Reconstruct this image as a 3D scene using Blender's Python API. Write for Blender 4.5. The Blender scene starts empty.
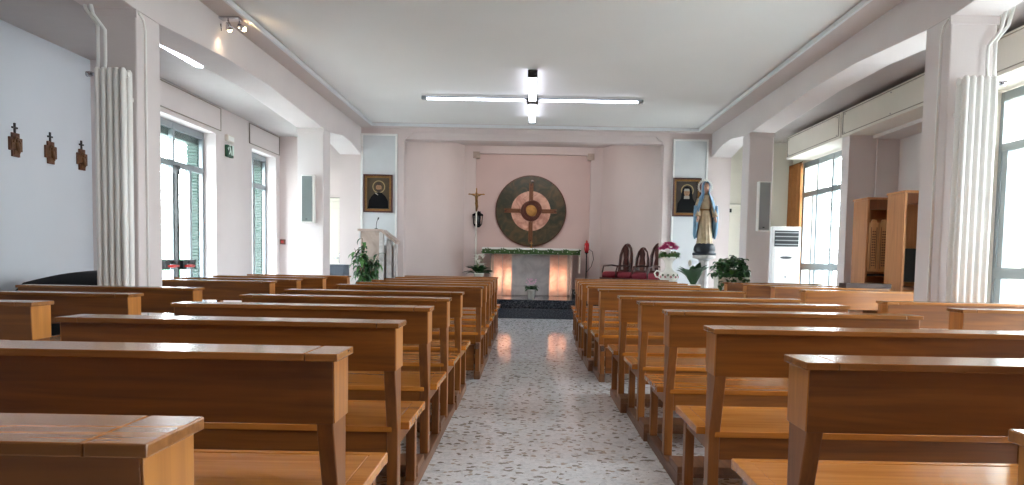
import bpy, math, random
from math import pi, sin, cos, radians
from mathutils import Vector, Matrix
random.seed(7)
SC = bpy.context.scene
COL = SC.collection

# ------------------------------------------------------------------ camera
EYE = 1.13
cam_data = bpy.data.cameras.new('camera')
cam = bpy.data.objects.new('camera', cam_data)
COL.objects.link(cam)
cam_data.sensor_fit = 'HORIZONTAL'
cam_data.sensor_width = 36.0
cam_data.lens = 36.0 * 740.0 / 1024.0
PITCH = radians(-3.4)
ROLL = radians(1.05)
cam.matrix_world = (Matrix.Translation((0, 0, EYE)) @ Matrix.Rotation(radians(90) + PITCH, 4, 'X')
                    @ Matrix.Rotation(ROLL, 4, 'Z'))
cam_data.shift_x = -(530.0 - 512.0) / 1024.0
cam_data.shift_y = (260.0 + 740.0 * math.tan(-PITCH) - 242.5) / 1024.0
cam_data.clip_start = 0.05
cam_data.clip_end = 300
SC.camera = cam

# ------------------------------------------------------------------ world, exposure
SC.view_settings.view_transform = 'Standard'
SC.view_settings.look = 'None'
SC.view_settings.gamma = 1.0
SC.view_settings.use_curve_mapping = False
SC.view_settings.exposure = 0.14
SC.cycles.use_denoising = True
SC.cycles.denoiser = 'OPENIMAGEDENOISE'
SC.cycles.max_bounces = 10
SC.cycles.diffuse_bounces = 6
SC.cycles.transparent_max_bounces = 12
SC.cycles.sample_clamp_indirect = 8.0
SC.cycles.caustics_reflective = False
SC.cycles.caustics_refractive = False
world = bpy.data.worlds.new('overcast_sky')
SC.world = world
world.use_nodes = True
wn = world.node_tree
bg = wn.nodes['Background']
tc = wn.nodes.new('ShaderNodeTexCoord')
sx = wn.nodes.new('ShaderNodeSeparateXYZ')
cr = wn.nodes.new('ShaderNodeValToRGB')
wn.links.new(tc.outputs['Generated'], sx.inputs[0])
wn.links.new(sx.outputs['Z'], cr.inputs[0])
cr.color_ramp.elements[0].position = 0.0
cr.color_ramp.elements[0].color = (0.98, 0.99, 1.0, 1)
cr.color_ramp.elements[1].position = 0.6
cr.color_ramp.elements[1].color = (0.86, 0.94, 1.0, 1)
wn.links.new(cr.outputs[0], bg.inputs[0])
bg.inputs[1].default_value = 24.0

def portal(x, y0, y1, z0, z1, inward):
    d = bpy.data.lights.new('window_daylight', 'AREA')
    d.shape = 'RECTANGLE'
    d.size = z1 - z0
    d.size_y = y1 - y0
    d.cycles.is_portal = True
    o = bpy.data.objects.new('window_daylight', d)
    o.location = (x, (y0 + y1) / 2, (z0 + z1) / 2)
    o.rotation_euler = (0, radians(90 if inward < 0 else -90), 0)
    COL.objects.link(o)

WIN_L = [(9.8, 11.8), (13.3, 14.55)]
WIN_R = [(12.0, 13.95), (5.7, 8.15), (2.3, 4.8)]
for a, b in WIN_L:
    portal(-5.34, a, b, 0.05, 3.0, 1)
for a, b in WIN_R:
    portal(5.3, a, b, 0.05, 3.0, -1)

# ------------------------------------------------------------------ materials
def lin(c):
    return tuple(((v / 255.0) / 12.92 if v / 255.0 <= 0.04045 else ((v / 255.0 + 0.055) / 1.055) ** 2.4) for v in c) + (1,)

def new_mat(name):
    m = bpy.data.materials.new(name)
    m.use_nodes = True
    nt = m.node_tree
    return m, nt, nt.nodes['Principled BSDF']

def mat(name, rgb, rough=0.6, metal=0.0, noise=0.0, nscale=6.0, bump=0.0, bscale=60.0, spec=0.5, coat=0.0, var=0.0):
    m, nt, b = new_mat(name)
    c = lin(rgb)
    b.inputs['Roughness'].default_value = rough
    b.inputs['Metallic'].default_value = metal
    b.inputs['Specular IOR Level'].default_value = spec
    b.inputs['Coat Weight'].default_value = coat
    t = nt.nodes.new('ShaderNodeTexCoord')
    n = nt.nodes.new('ShaderNodeTexNoise')
    n.inputs['Scale'].default_value = nscale
    n.inputs['Detail'].default_value = 5
    nt.links.new(t.outputs['Object'], n.inputs['Vector'])
    r = nt.nodes.new('ShaderNodeValToRGB')
    k = max(noise, 0.02)
    r.color_ramp.elements[0].position = 0.3
    r.color_ramp.elements[1].position = 0.7
    r.color_ramp.elements[0].color = tuple(v * (1 - k) for v in c[:3]) + (1,)
    r.color_ramp.elements[1].color = tuple(min(1, v * (1 + k)) for v in c[:3]) + (1,)
    nt.links.new(n.outputs['Fac'], r.inputs[0])
    nt.links.new(r.outputs[0], b.inputs['Base Color'])
    if bump:
        n2 = nt.nodes.new('ShaderNodeTexNoise')
        n2.inputs['Scale'].default_value = bscale
        n2.inputs['Detail'].default_value = 4
        nt.links.new(t.outputs['Object'], n2.inputs['Vector'])
        bp = nt.nodes.new('ShaderNodeBump')
        bp.inputs['Strength'].default_value = bump
        bp.inputs['Distance'].default_value = 0.01
        nt.links.new(n2.outputs['Fac'], bp.inputs['Height'])
        nt.links.new(bp.outputs[0], b.inputs['Normal'])
    return m

def wood(name, dark, light, axis=0, rough=0.28, coat=0.35, scale=1.0):
    m, nt, b = new_mat(name)
    t = nt.nodes.new('ShaderNodeTexCoord')
    oi = nt.nodes.new('ShaderNodeObjectInfo')
    add = nt.nodes.new('ShaderNodeVectorMath'); add.operation = 'MULTIPLY_ADD'
    cmb = nt.nodes.new('ShaderNodeCombineXYZ')
    for i in range(3):
        nt.links.new(oi.outputs['Random'], cmb.inputs[i])
    nt.links.new(cmb.outputs[0], add.inputs[0])
    add.inputs[1].default_value = (13.0, 7.0, 5.0)
    nt.links.new(t.outputs['Object'], add.inputs[2])
    mp = nt.nodes.new('ShaderNodeMapping')
    s = [14.0, 14.0, 14.0]; s[axis] = 1.1
    mp.inputs['Scale'].default_value = [v * scale for v in s]
    nt.links.new(add.outputs[0], mp.inputs['Vector'])
    n = nt.nodes.new('ShaderNodeTexNoise')
    n.inputs['Scale'].default_value = 1.0
    n.inputs['Detail'].default_value = 7
    n.inputs['Distortion'].default_value = 1.3
    nt.links.new(mp.outputs[0], n.inputs['Vector'])
    mp2 = nt.nodes.new('ShaderNodeMapping')
    s2 = [90.0, 90.0, 90.0]; s2[axis] = 3.0
    mp2.inputs['Scale'].default_value = [v * scale for v in s2]
    nt.links.new(add.outputs[0], mp2.inputs['Vector'])
    n2 = nt.nodes.new('ShaderNodeTexNoise')
    n2.inputs['Scale'].default_value = 1.0
    n2.inputs['Detail'].default_value = 3
    nt.links.new(mp2.outputs[0], n2.inputs['Vector'])
    mx = nt.nodes.new('ShaderNodeMath'); mx.operation = 'MULTIPLY_ADD'
    mx.inputs[1].default_value = 0.3
    nt.links.new(n2.outputs['Fac'], mx.inputs[0])
    nt.links.new(n.outputs['Fac'], mx.inputs[2])
    ad = nt.nodes.new('ShaderNodeMath'); ad.operation = 'MULTIPLY_ADD'
    ad.inputs[1].default_value = 0.22
    nt.links.new(oi.outputs['Random'], ad.inputs[0])
    nt.links.new(mx.outputs[0], ad.inputs[2])
    r = nt.nodes.new('ShaderNodeValToRGB')
    r.color_ramp.elements[0].position = 0.42
    r.color_ramp.elements[0].color = lin(dark)
    r.color_ramp.elements[1].position = 0.98
    r.color_ramp.elements[1].color = lin(light)
    nt.links.new(ad.outputs[0], r.inputs[0])
    nt.links.new(r.outputs[0], b.inputs['Base Color'])
    b.inputs['Roughness'].default_value = rough
    b.inputs['Coat Weight'].default_value = coat
    b.inputs['Coat Roughness'].default_value = 0.12
    return m

def emit(name, rgb, strength):
    m, nt, b = new_mat(name)
    b.inputs['Base Color'].default_value = lin(rgb)
    b.inputs['Emission Color'].default_value = lin(rgb)
    b.inputs['Emission Strength'].default_value = strength
    return m

def glass_mat(name, tint=(0.96, 0.99, 1.0)):
    m = bpy.data.materials.new(name); m.use_nodes = True
    nt = m.node_tree; nt.nodes.clear()
    out = nt.nodes.new('ShaderNodeOutputMaterial')
    tr = nt.nodes.new('ShaderNodeBsdfTransparent'); tr.inputs[0].default_value = tint + (1,)
    gl = nt.nodes.new('ShaderNodeBsdfGlossy'); gl.inputs['Roughness'].default_value = 0.02
    fc = nt.nodes.new('ShaderNodeLayerWeight'); fc.inputs['Blend'].default_value = .5
    pw = nt.nodes.new('ShaderNodeMath'); pw.operation = 'POWER'; pw.inputs[1].default_value = 4.0
    nt.links.new(fc.outputs['Facing'], pw.inputs[0])
    lw = nt.nodes.new('ShaderNodeMath'); lw.operation = 'MULTIPLY_ADD'; lw.inputs[1].default_value = .6; lw.inputs[2].default_value = .04
    nt.links.new(pw.outputs[0], lw.inputs[0])
    mx = nt.nodes.new('ShaderNodeMixShader')
    nt.links.new(lw.outputs[0], mx.inputs[0]); nt.links.new(tr.outputs[0], mx.inputs[1]); nt.links.new(gl.outputs[0], mx.inputs[2])
    nt.links.new(mx.outputs[0], out.inputs[0])
    return m

def terrazzo():
    m, nt, b = new_mat('terrazzo')
    t = nt.nodes.new('ShaderNodeTexCoord')
    def vor(scale, lo, hi):
        v = nt.nodes.new('ShaderNodeTexVoronoi'); v.inputs['Scale'].default_value = scale
        v.inputs['Randomness'].default_value = 1.0
        nz = nt.nodes.new('ShaderNodeTexNoise'); nz.inputs['Scale'].default_value = scale * .8
        mxv = nt.nodes.new('ShaderNodeVectorMath'); mxv.operation = 'MULTIPLY_ADD'
        mxv.inputs[1].default_value = (.03, .03, .03)
        nt.links.new(t.outputs['Object'], nz.inputs['Vector'])
        nt.links.new(nz.outputs['Color'], mxv.inputs[0]); nt.links.new(t.outputs['Object'], mxv.inputs[2])
        nt.links.new(mxv.outputs[0], v.inputs['Vector'])
        return v
    v1 = vor(36, 0, 1); v2 = vor(95, 0, 1)
    sp = nt.nodes.new('ShaderNodeSeparateColor'); nt.links.new(v1.outputs['Color'], sp.inputs[0])
    r1 = nt.nodes.new('ShaderNodeValToRGB'); r1.color_ramp.interpolation = 'CONSTANT'
    e = r1.color_ramp.elements
    e[0].position = 0; e[0].color = lin((150, 144, 138))
    e[1].position = .07; e[1].color = lin((238, 241, 245))
    for p, c in ((.35, (244, 246, 250)), (.6, (226, 229, 234)), (.78, (238, 239, 242)), (.93, (190, 180, 170))):
        q = e.new(p); q.color = lin(c)
    nt.links.new(sp.outputs[0], r1.inputs[0])
    sp2 = nt.nodes.new('ShaderNodeSeparateColor'); nt.links.new(v2.outputs['Color'], sp2.inputs[0])
    r2 = nt.nodes.new('ShaderNodeValToRGB'); r2.color_ramp.interpolation = 'CONSTANT'
    e = r2.color_ramp.elements
    e[0].position = 0; e[0].color = (.5, .48, .47, 1)
    e[1].position = .12; e[1].color = (.88, .88, .88, 1)
    q = e.new(.5); q.color = (1, 1, 1, 1)
    nt.links.new(sp2.outputs[1], r2.inputs[0])
    mx = nt.nodes.new('ShaderNodeMix'); mx.data_type = 'RGBA'; mx.blend_type = 'MULTIPLY'
    mx.inputs[0].default_value = .4
    nt.links.new(r1.outputs[0], mx.inputs[6]); nt.links.new(r2.outputs[0], mx.inputs[7])
    nt.links.new(mx.outputs[2], b.inputs['Base Color'])
    b.inputs['Roughness'].default_value = 0.16
    n = nt.nodes.new('ShaderNodeTexNoise'); n.inputs['Scale'].default_value = 2.5
    nt.links.new(t.outputs['Object'], n.inputs['Vector'])
    rr = nt.nodes.new('ShaderNodeMapRange'); rr.inputs[3].default_value = .05; rr.inputs[4].default_value = .13
    nt.links.new(n.outputs['Fac'], rr.inputs[0]); nt.links.new(rr.outputs[0], b.inputs['Roughness'])
    return m

def granite():
    m, nt, b = new_mat('dark_granite')
    t = nt.nodes.new('ShaderNodeTexCoord')
    n = nt.nodes.new('ShaderNodeTexNoise'); n.inputs['Scale'].default_value = 55; n.inputs['Detail'].default_value = 6
    nt.links.new(t.outputs['Object'], n.inputs['Vector'])
    r = nt.nodes.new('ShaderNodeValToRGB')
    r.color_ramp.elements[0].position = .45; r.color_ramp.elements[0].color = lin((26, 30, 38))
    r.color_ramp.elements[1].position = .75; r.color_ramp.elements[1].color = lin((86, 92, 100))
    nt.links.new(n.outputs['Fac'], r.inputs[0]); nt.links.new(r.outputs[0], b.inputs['Base Color'])
    b.inputs['Roughness'].default_value = .14
    return m

def marble(name, base, vein, rough=.25, scale=3.0, translucent=0.0):
    m, nt, b = new_mat(name)
    t = nt.nodes.new('ShaderNodeTexCoord')
    n = nt.nodes.new('ShaderNodeTexNoise'); n.inputs['Scale'].default_value = scale; n.inputs['Detail'].default_value = 8
    n.inputs['Distortion'].default_value = 1.8
    nt.links.new(t.outputs['Object'], n.inputs['Vector'])
    r = nt.nodes.new('ShaderNodeValToRGB')
    e = r.color_ramp.elements
    e[0].position = .36; e[0].color = lin(vein); e[1].position = .6; e[1].color = lin(base)
    q = e.new(.46); q.color = tuple((a + c) / 2 for a, c in zip(lin(vein), lin(base)))
    nt.links.new(n.outputs['Fac'], r.inputs[0]); nt.links.new(r.outputs[0], b.inputs['Base Color'])
    b.inputs['Roughness'].default_value = rough
    if translucent:
        tr = nt.nodes.new('ShaderNodeBsdfTranslucent')
        nt.links.new(r.outputs[0], tr.inputs[0])
        mx = nt.nodes.new('ShaderNodeMixShader'); mx.inputs[0].default_value = translucent
        out = nt.nodes['Material Output']
        nt.links.new(b.outputs[0], mx.inputs[1]); nt.links.new(tr.outputs[0], mx.inputs[2]); nt.links.new(mx.outputs[0], out.inputs[0])
    return m

M = {}
M['plaster'] = mat('pink_grey_plaster', (221, 212, 211), .75, noise=.03, nscale=1.5, bump=.05)
M['plaster_warm'] = mat('rose_plaster', (216, 202, 199), .75, noise=.03, nscale=1.2, bump=.05)
M['plaster_white'] = mat('white_plaster', (222, 224, 226), .7, noise=.02, nscale=1.2, bump=.04)
M['plaster_cream'] = mat('cream_plaster', (220, 214, 200), .75, noise=.03, nscale=1.5, bump=.05)
M['ceiling'] = mat('ceiling_paint', (226, 225, 223), .7, noise=.02, nscale=.8, bump=.03)
M['band'] = mat('mauve_grey_paint', (204, 193, 189), .75, noise=.02, nscale=1)
M['recess'] = mat('rose_recess_paint', (212, 188, 183), .75, noise=.05, nscale=.9, bump=.05)
M['casing'] = mat('shutter_casing_paint', (226, 219, 208), .6, noise=.03, nscale=2)
M['taupe_paint'] = mat('taupe_paint', (128, 112, 102), .7)
M['line'] = mat('casing_bead', (150, 140, 128), .6)
M['alu'] = mat('grey_aluminium', (142, 150, 154), .4, metal=.3)
M['glass'] = glass_mat('window_glass')
M['green'] = mat('green_painted_metal', (30, 66, 56), .5)
M['pale_metal'] = mat('pale_metal', (190, 200, 200), .5)
M['black'] = mat('black_plastic', (22, 22, 24), .4)
M['red'] = mat('red_plastic', (190, 30, 28), .4)
M['terrazzo'] = terrazzo()
M['granite'] = granite()
M['pew'] = wood('honey_pine', (92, 48, 14), (144, 86, 30), 0, rough=.4, coat=.08)  # backrest wood darkened: shade on these faces is put into the colour
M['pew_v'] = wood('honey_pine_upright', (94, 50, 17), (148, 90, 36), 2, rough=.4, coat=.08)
M['pew_top'] = wood('worn_pine_top', (112, 66, 28), (168, 112, 58), 0, rough=.26, coat=.2)  # ledge tone a little paler than the backrest wood
M['seat'] = wood('seat_pine', (158, 92, 32), (206, 134, 58), 0, rough=.24, coat=.25)  # same pew wood, brighter: light on the seats is put into the colour
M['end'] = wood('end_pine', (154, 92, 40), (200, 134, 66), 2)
M['runner'] = wood('dark_runner', (84, 52, 32), (132, 88, 56), 1, rough=.5, coat=.1)
M['oak'] = wood('oak_veneer', (176, 116, 70), (206, 146, 94), 2, rough=.4, coat=.1)
M['oak_dark'] = wood('brown_veneer', (96, 56, 34), (130, 80, 50), 2, rough=.4, coat=.1)
M['relief_bronze'] = mat('aged_brass_relief', (104, 70, 40), .5, metal=.2, noise=.2, nscale=20)
M['plaque_wood'] = wood('dark_plaque_wood', (64, 34, 18), (112, 66, 36), 2, rough=.5, coat=.05)
M['panel_grey'] = mat('pale_grey_panel', (206, 208, 210), .7, noise=.02)
M['wall_blue'] = mat('pale_blue_white_plaster', (211, 217, 224), .75, noise=.02, nscale=1.2, bump=.04)
M['aisle_ceiling'] = mat('grey_mauve_ceiling_paint', (190, 184, 182), .75, noise=.02)
M['oak_light'] = wood('light_oak', (196, 146, 92), (222, 178, 126), 2, rough=.4, coat=.1)
M['tray'] = mat('dark_brown_varnish', (58, 32, 20), .5)
M['mahogany'] = wood('dark_mahogany', (38, 14, 12), (78, 30, 24), 2, rough=.3)
M['white_enamel'] = mat('white_enamel', (244, 243, 240), .35)
M['chrome'] = mat('chrome', (200, 200, 205), .15, metal=1)
M['gold'] = mat('gilt', (176, 128, 66), .5, metal=.4, noise=.2, nscale=20)
M['gold_dark'] = mat('dark_gilt', (128, 92, 44), .45, metal=.4, noise=.2, nscale=30)
M['bronze'] = mat('brown_bronze', (92, 48, 34), .35, metal=.35, noise=.2, nscale=14)
M['bar_bronze'] = mat('copper_brown', (124, 78, 46), .5, metal=.2, noise=.2, nscale=20)
M['green_marble'] = marble('green_marble', (48, 50, 34), (92, 76, 50), .3, 3.5)
M['pink_marble'] = marble('pink_marble', (222, 176, 154), (182, 128, 112), .3, 4.0)
M['white_marble'] = marble('white_marble', (226, 224, 222), (176, 172, 170), .3, 2.5)
M['taupe_marble'] = marble('taupe_marble', (190, 172, 160), (160, 140, 130), .35, 3)
M['grey_stone'] = marble('grey_stone', (206, 201, 200), (186, 181, 182), .4, 3)
M['alabaster'] = marble('rose_alabaster', (232, 208, 196), (214, 180, 166), .35, 4, translucent=.6)
M['cloth'] = mat('white_linen', (238, 236, 232), .85, bump=.1)
M['garland'] = mat('embroidered_green', (62, 90, 46), .8, noise=.35, nscale=30)
M['velvet'] = mat('crimson_velvet', (110, 14, 34), .8, noise=.15, nscale=20)
M['leaf'] = mat('dark_leaf', (44, 84, 46), .4, noise=.3, nscale=8)
M['leaf2'] = mat('mid_green_leaf', (78, 124, 62), .45, noise=.3, nscale=8)
M['stem'] = mat('green_stem', (90, 116, 62), .6)
M['bark'] = mat('brown_bark', (100, 80, 58), .8, noise=.2, nscale=30)
M['soil'] = mat('soil', (52, 38, 28), .95, noise=.3, nscale=40)
M['terracotta'] = mat('terracotta', (156, 88, 58), .7)
M['ceramic'] = mat('white_ceramic', (238, 235, 226), .2)
M['cer_flower'] = mat('ceramic_flower_paint', (176, 96, 110), .25)
M['petal_w'] = mat('white_petal', (242, 240, 232), .6)
M['petal_p'] = mat('pale_pink_petal', (232, 196, 214), .6, noise=.1)
M['petal_m'] = mat('magenta_petal', (232, 84, 158), .6, noise=.2, nscale=30)
M['ac'] = mat('white_plastic', (236, 238, 238), .35)
M['ac_dark'] = mat('dark_grey_plastic', (58, 62, 66), .5)
M['grille'] = mat('speaker_grille', (160, 166, 166), .6, bump=.4, bscale=300)
M['grille_dark'] = mat('dark_speaker_grille', (112, 118, 118), .6, bump=.4, bscale=300)
M['curtain'] = mat('golden_brown_curtain', (146, 92, 42), .85, noise=.12, nscale=14)
M['exit'] = emit('exit_green', (22, 70, 48), .08)
M['exit_w'] = emit('exit_white', (205, 222, 214), .15)
M['tube'] = emit('fluorescent_tube', (238, 240, 255), 7)
M['bulb'] = emit('halogen_bulb', (255, 226, 180), 12)
M['blackcloth'] = mat('black_cloth', (20, 21, 24), .85, noise=.2, nscale=6)
M['doorpaint'] = mat('cream_door_paint', (226, 220, 206), .5)
M['greymetal'] = mat('blue_grey_metal', (92, 102, 114), .5)
M['skin'] = mat('painted_skin', (196, 152, 128), .5)
M['robe'] = mat('cream_robe_paint', (184, 164, 134), .5, noise=.3, nscale=9)
M['cloak'] = mat('blue_cloak_paint', (108, 146, 174), .5, noise=.3, nscale=9)
M['brownhair'] = mat('brown_paint', (90, 58, 36), .6)
M['globe'] = mat('dark_blue_globe', (30, 38, 50), .4, noise=.3, nscale=9)
M['lead'] = mat('black_paint', (12, 13, 16), .85, spec=.15)
M['canvas'] = mat('brown_canvas', (64, 50, 26), .6, noise=.3, nscale=7)
M['canvas2'] = mat('olive_canvas', (52, 42, 34), .6, noise=.3, nscale=7)
M['halo'] = mat('grey_gold_paint', (150, 132, 92), .6, noise=.15)
M['faceflat'] = mat('ochre_face_paint', (148, 112, 84), .6, noise=.1)
M['veil_grey'] = mat('grey_linen_paint', (150, 144, 134), .7)
M['beard'] = mat('dark_beard_paint', (52, 38, 28), .7)
M['cyan_wall'] = mat('pale_cyan_render', (176, 214, 214), .8, noise=.1, nscale=.5)
M['out_wall'] = mat('pale_render', (214, 220, 214), .8, noise=.1, nscale=.5)
M['hedge'] = mat('hedge_green', (96, 140, 104), .9, noise=.4, nscale=3)
M['pavement'] = mat('outdoor_paving', (190, 190, 184), .8, noise=.1)
M['redglass'] = mat('red_glass', (176, 18, 26), .15)
M['wax'] = mat('candle_wax', (240, 234, 214), .5)

# ------------------------------------------------------------------ mesh helper
class MB:
    def __init__(s):
        s.v = []; s.f = []; s.m = []; s.sm = []
    def add(s, verts, faces, mat=0, smooth=False):
        b = len(s.v)
        s.v += [tuple(p) for p in verts]
        for f in faces:
            s.f.append(tuple(b + i for i in f)); s.m.append(mat); s.sm.append(smooth)
        return s
    def box(s, x0, x1, y0, y1, z0, z1, mat=0):
        vs = [(x0, y0, z0), (x1, y0, z0), (x1, y1, z0), (x0, y1, z0), (x0, y0, z1), (x1, y0, z1), (x1, y1, z1), (x0, y1, z1)]
        return s.add(vs, [(0, 3, 2, 1), (4, 5, 6, 7), (0, 1, 5, 4), (1, 2, 6, 5), (2, 3, 7, 6), (3, 0, 4, 7)], mat)
    def rbox(s, c, size, rot, mat=0):
        R = rot if isinstance(rot, Matrix) else Matrix.Rotation(rot, 3, 'Z')
        hx, hy, hz = (q / 2 for q in size)
        vs = []
        for p in [(-hx, -hy, -hz), (hx, -hy, -hz), (hx, hy, -hz), (-hx, hy, -hz), (-hx, -hy, hz), (hx, -hy, hz), (hx, hy, hz), (-hx, hy, hz)]:
            vs.append(Vector(c) + R @ Vector(p))
        return s.add(vs, [(0, 3, 2, 1), (4, 5, 6, 7), (0, 1, 5, 4), (1, 2, 6, 5), (2, 3, 7, 6), (3, 0, 4, 7)], mat)
    def prism(s, poly, a, b, axis='x', mat=0):
        n = len(poly)
        def P(u, w, t):
            return {'x': (t, u, w), 'y': (u, t, w), 'z': (u, w, t)}[axis]
        vs = [P(u, w, a) for u, w in poly] + [P(u, w, b) for u, w in poly]
        fs = [tuple(range(n - 1, -1, -1)), tuple(range(n, 2 * n))] + [(i, (i + 1) % n, n + (i + 1) % n, n + i) for i in range(n)]
        return s.add(vs, fs, mat)
    def rings(s, rs, mat=0, smooth=True, caps=True, closed=True):
        n = len(rs[0]); vs = [p for r in rs for p in r]; fs = []
        for k in range(len(rs) - 1):
            for i in range(n if closed else n - 1):
                j = (i + 1) % n
                fs.append((k * n + i, k * n + j, (k + 1) * n + j, (k + 1) * n + i))
        s.add(vs, fs, mat, smooth)
        if caps:
            b = len(s.v) - len(vs)
            s.f.append(tuple(b + i for i in range(n - 1, -1, -1))); s.m.append(mat); s.sm.append(False)
            s.f.append(tuple(b + (len(rs) - 1) * n + i for i in range(n))); s.m.append(mat); s.sm.append(False)
        return s
    def lathe(s, prof, c=(0, 0, 0), n=24, mat=0, smooth=True, mod=None, sx=1, sy=1):
        rs = []
        for r, z in prof:
            ring = []
            for i in range(n):
                a = 2 * pi * i / n
                q = r * (mod(a, z) if mod else 1)
                ring.append((c[0] + q * cos(a) * sx, c[1] + q * sin(a) * sy, c[2] + z))
            rs.append(ring)
        return s.rings(rs, mat, smooth)
    def cyl_y(s, c, r, y0, y1, n=48, mat=0, r_in=0, smooth=False):
        if r_in <= 0:
            rs = [[(c[0] + r * cos(2 * pi * i / n), y, c[1] + r * sin(2 * pi * i / n)) for i in range(n)] for y in (y1, y0)]
            return s.rings(rs, mat, smooth)
        vs = []; fs = []
        for y in (y0, y1):
            for rr in (r_in, r):
                vs += [(c[0] + rr * cos(2 * pi * i / n), y, c[1] + rr * sin(2 * pi * i / n)) for i in range(n)]
        for i in range(n):
            j = (i + 1) % n
            fs += [(i, n + i, n + j, j), (2 * n + i, 2 * n + j, 3 * n + j, 3 * n + i), (n + i, 3 * n + i, 3 * n + j, n + j), (i, j, 2 * n + j, 2 * n + i)]
        return s.add(vs, fs, mat, smooth)
    def tube(s, pts, r, n=8, mat=0, smooth=True):
        pts = [Vector(p) for p in pts]
        rr = r if isinstance(r, (list, tuple)) else [r] * len(pts)
        rs = []; up = None
        for k, p in enumerate(pts):
            d = (pts[min(k + 1, len(pts) - 1)] - pts[max(k - 1, 0)]).normalized()
            if up is None:
                up = Vector((0, 0, 1)) if abs(d.z) < .9 else Vector((1, 0, 0))
            u = d.cross(up).normalized(); w = u.cross(d).normalized(); up = w
            rs.append([tuple(p + u * rr[k] * cos(2 * pi * i / n) + w * rr[k] * sin(2 * pi * i / n)) for i in range(n)])
        return s.rings(rs, mat, smooth)
    def ball(s, c, r, n=12, m=8, mat=0):
        r = r if isinstance(r, (list, tuple)) else (r, r, r)
        rs = []
        for k in range(m + 1):
            t = -pi / 2 + pi * k / m
            q = max(cos(t), .02)
            rs.append([(c[0] + r[0] * q * cos(2 * pi * i / n), c[1] + r[1] * q * sin(2 * pi * i / n), c[2] + r[2] * sin(t)) for i in range(n)])
        return s.rings(rs, mat, True)
    def leaf(s, base, az, tilt, L, W, droop=.6, mat=0, seg=5):
        d = Vector((cos(az), sin(az), 0)); side = Vector((-sin(az), cos(az), 0))
        p = Vector(base); vs = []; fs = []; t = tilt
        for k in range(seg + 1):
            u = k / seg
            w = W * .5 * (sin(pi * min(1, u * .92 + .06)) ** .8)
            if k == seg: w = .001
            vs += [p - side * w + Vector((0, 0, w * .35)), p, p + side * w + Vector((0, 0, w * .35))]
            step = L / seg
            p = p + (d * cos(t) + Vector((0, 0, sin(t)))) * step
            t -= droop / seg * 2
        for k in range(seg):
            a = 3 * k
            fs += [(a, a + 1, a + 4, a + 3), (a + 1, a + 2, a + 5, a + 4)]
        return s.add(vs, fs, mat, True)
    def build(s, name, mats, parent=None, loc=(0, 0, 0), rz=0, bevel=0.0, mesh=None):
        me = mesh or bpy.data.meshes.new(name)
        if mesh is None:
            me.from_pydata(s.v, [], s.f)
            for mm in (mats if isinstance(mats, (list, tuple)) else [mats]):
                me.materials.append(M[mm])
            me.polygons.foreach_set('material_index', s.m)
            me.polygons.foreach_set('use_smooth', s.sm)
            me.update()
        o = bpy.data.objects.new(name, me)
        COL.objects.link(o)
        o.location = loc; o.rotation_euler = (0, 0, rz)
        if parent: o.parent = parent
        if bevel:
            b = o.modifiers.new('edge', 'BEVEL'); b.width = bevel; b.segments = 2; b.limit_method = 'ANGLE'
        return o

def tag(o, label=None, cat=None, group=None, kind=None):
    if label: o['label'] = label
    if cat: o['category'] = cat
    if group: o['group'] = group
    if kind: o['kind'] = kind
    return o
def thing(name, label, cat, loc=(0, 0, 0), rz=0, group=None):
    o = bpy.data.objects.new(name, None); COL.objects.link(o)
    o.empty_display_size = .1
    o.location = loc; o.rotation_euler = (0, 0, rz)
    return tag(o, label, cat, group)
def struct(name, mb, mats, label=None, cat=None, bevel=0, parent=None):
    o = mb.build(name, mats, parent, bevel=bevel)
    if parent is None:
        tag(o, label, cat, kind='structure')
    return o
ORD = ['first', 'second', 'third', 'fourth', 'fifth', 'sixth', 'seventh', 'eighth', 'ninth', 'tenth', 'eleventh', 'twelfth']

# ------------------------------------------------------------------ room shell
Y0, YE = -1.8, 14.76        # back of the room (behind the camera), end wall of the side aisles
XL, XR = -3.35, 3.49        # nave faces of the beams
HB, HS, HC, HA = 3.18, 3.65, 3.70, 3.47   # beam soffit, border soffit, ceiling, aisle ceiling
AP = 3.72                   # apse ceiling
HAR = 3.53
HBL, HBR = 3.17, 3.24

fl = MB().box(-5.8, 5.8, Y0 - .3, 17.8, -.2, 0)
struct('floor', fl, 'terrazzo', 'polished grey speckled terrazzo floor of the chapel', 'floor')
c = MB().box(-3.08, 3.17, Y0, 14.3, HC, HC + .2)
struct('ceiling', c, 'ceiling', 'smooth white ceiling panel over the pews', 'ceiling')
c = MB()
c.box(XL, -3.08, Y0, 14.6, HS, HC + .2); c.box(3.17, XR, Y0, 14.6, HS, HC + .2)
c.box(-3.08, 3.17, 14.3, 14.6, HS, HC + .2)
struct('ceiling_border', c, 'band', 'mauve grey flat border around the white ceiling', 'ceiling')
for nm, x0, x1, lab in (('trim_1', -3.095, -3.065, 'thin white bead along the left edge of the ceiling'), ('trim_2', 3.155, 3.185, 'thin white bead along the right edge of the ceiling')):
    struct(nm, MB().box(x0, x1, Y0, 14.3, HS - .012, HS + .04), 'plaster_white', lab, 'trim')
struct('trim_3', MB().box(-3.09, 3.18, 14.285, 14.33, HS - .012, HS + .04), 'plaster_white', 'thin white bead along the altar end of the ceiling', 'trim')
c = MB().box(-5.5, -3.77, Y0, YE, HA, HA + .2)
struct('ceiling_left_aisle', c, 'aisle_ceiling', 'low ceiling over the left side aisle', 'ceiling')
c = MB().box(3.88, 5.5, Y0, YE, HAR, HAR + .2)
struct('ceiling_right_aisle', c, 'aisle_ceiling', 'low ceiling over the right side aisle', 'ceiling')
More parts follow.
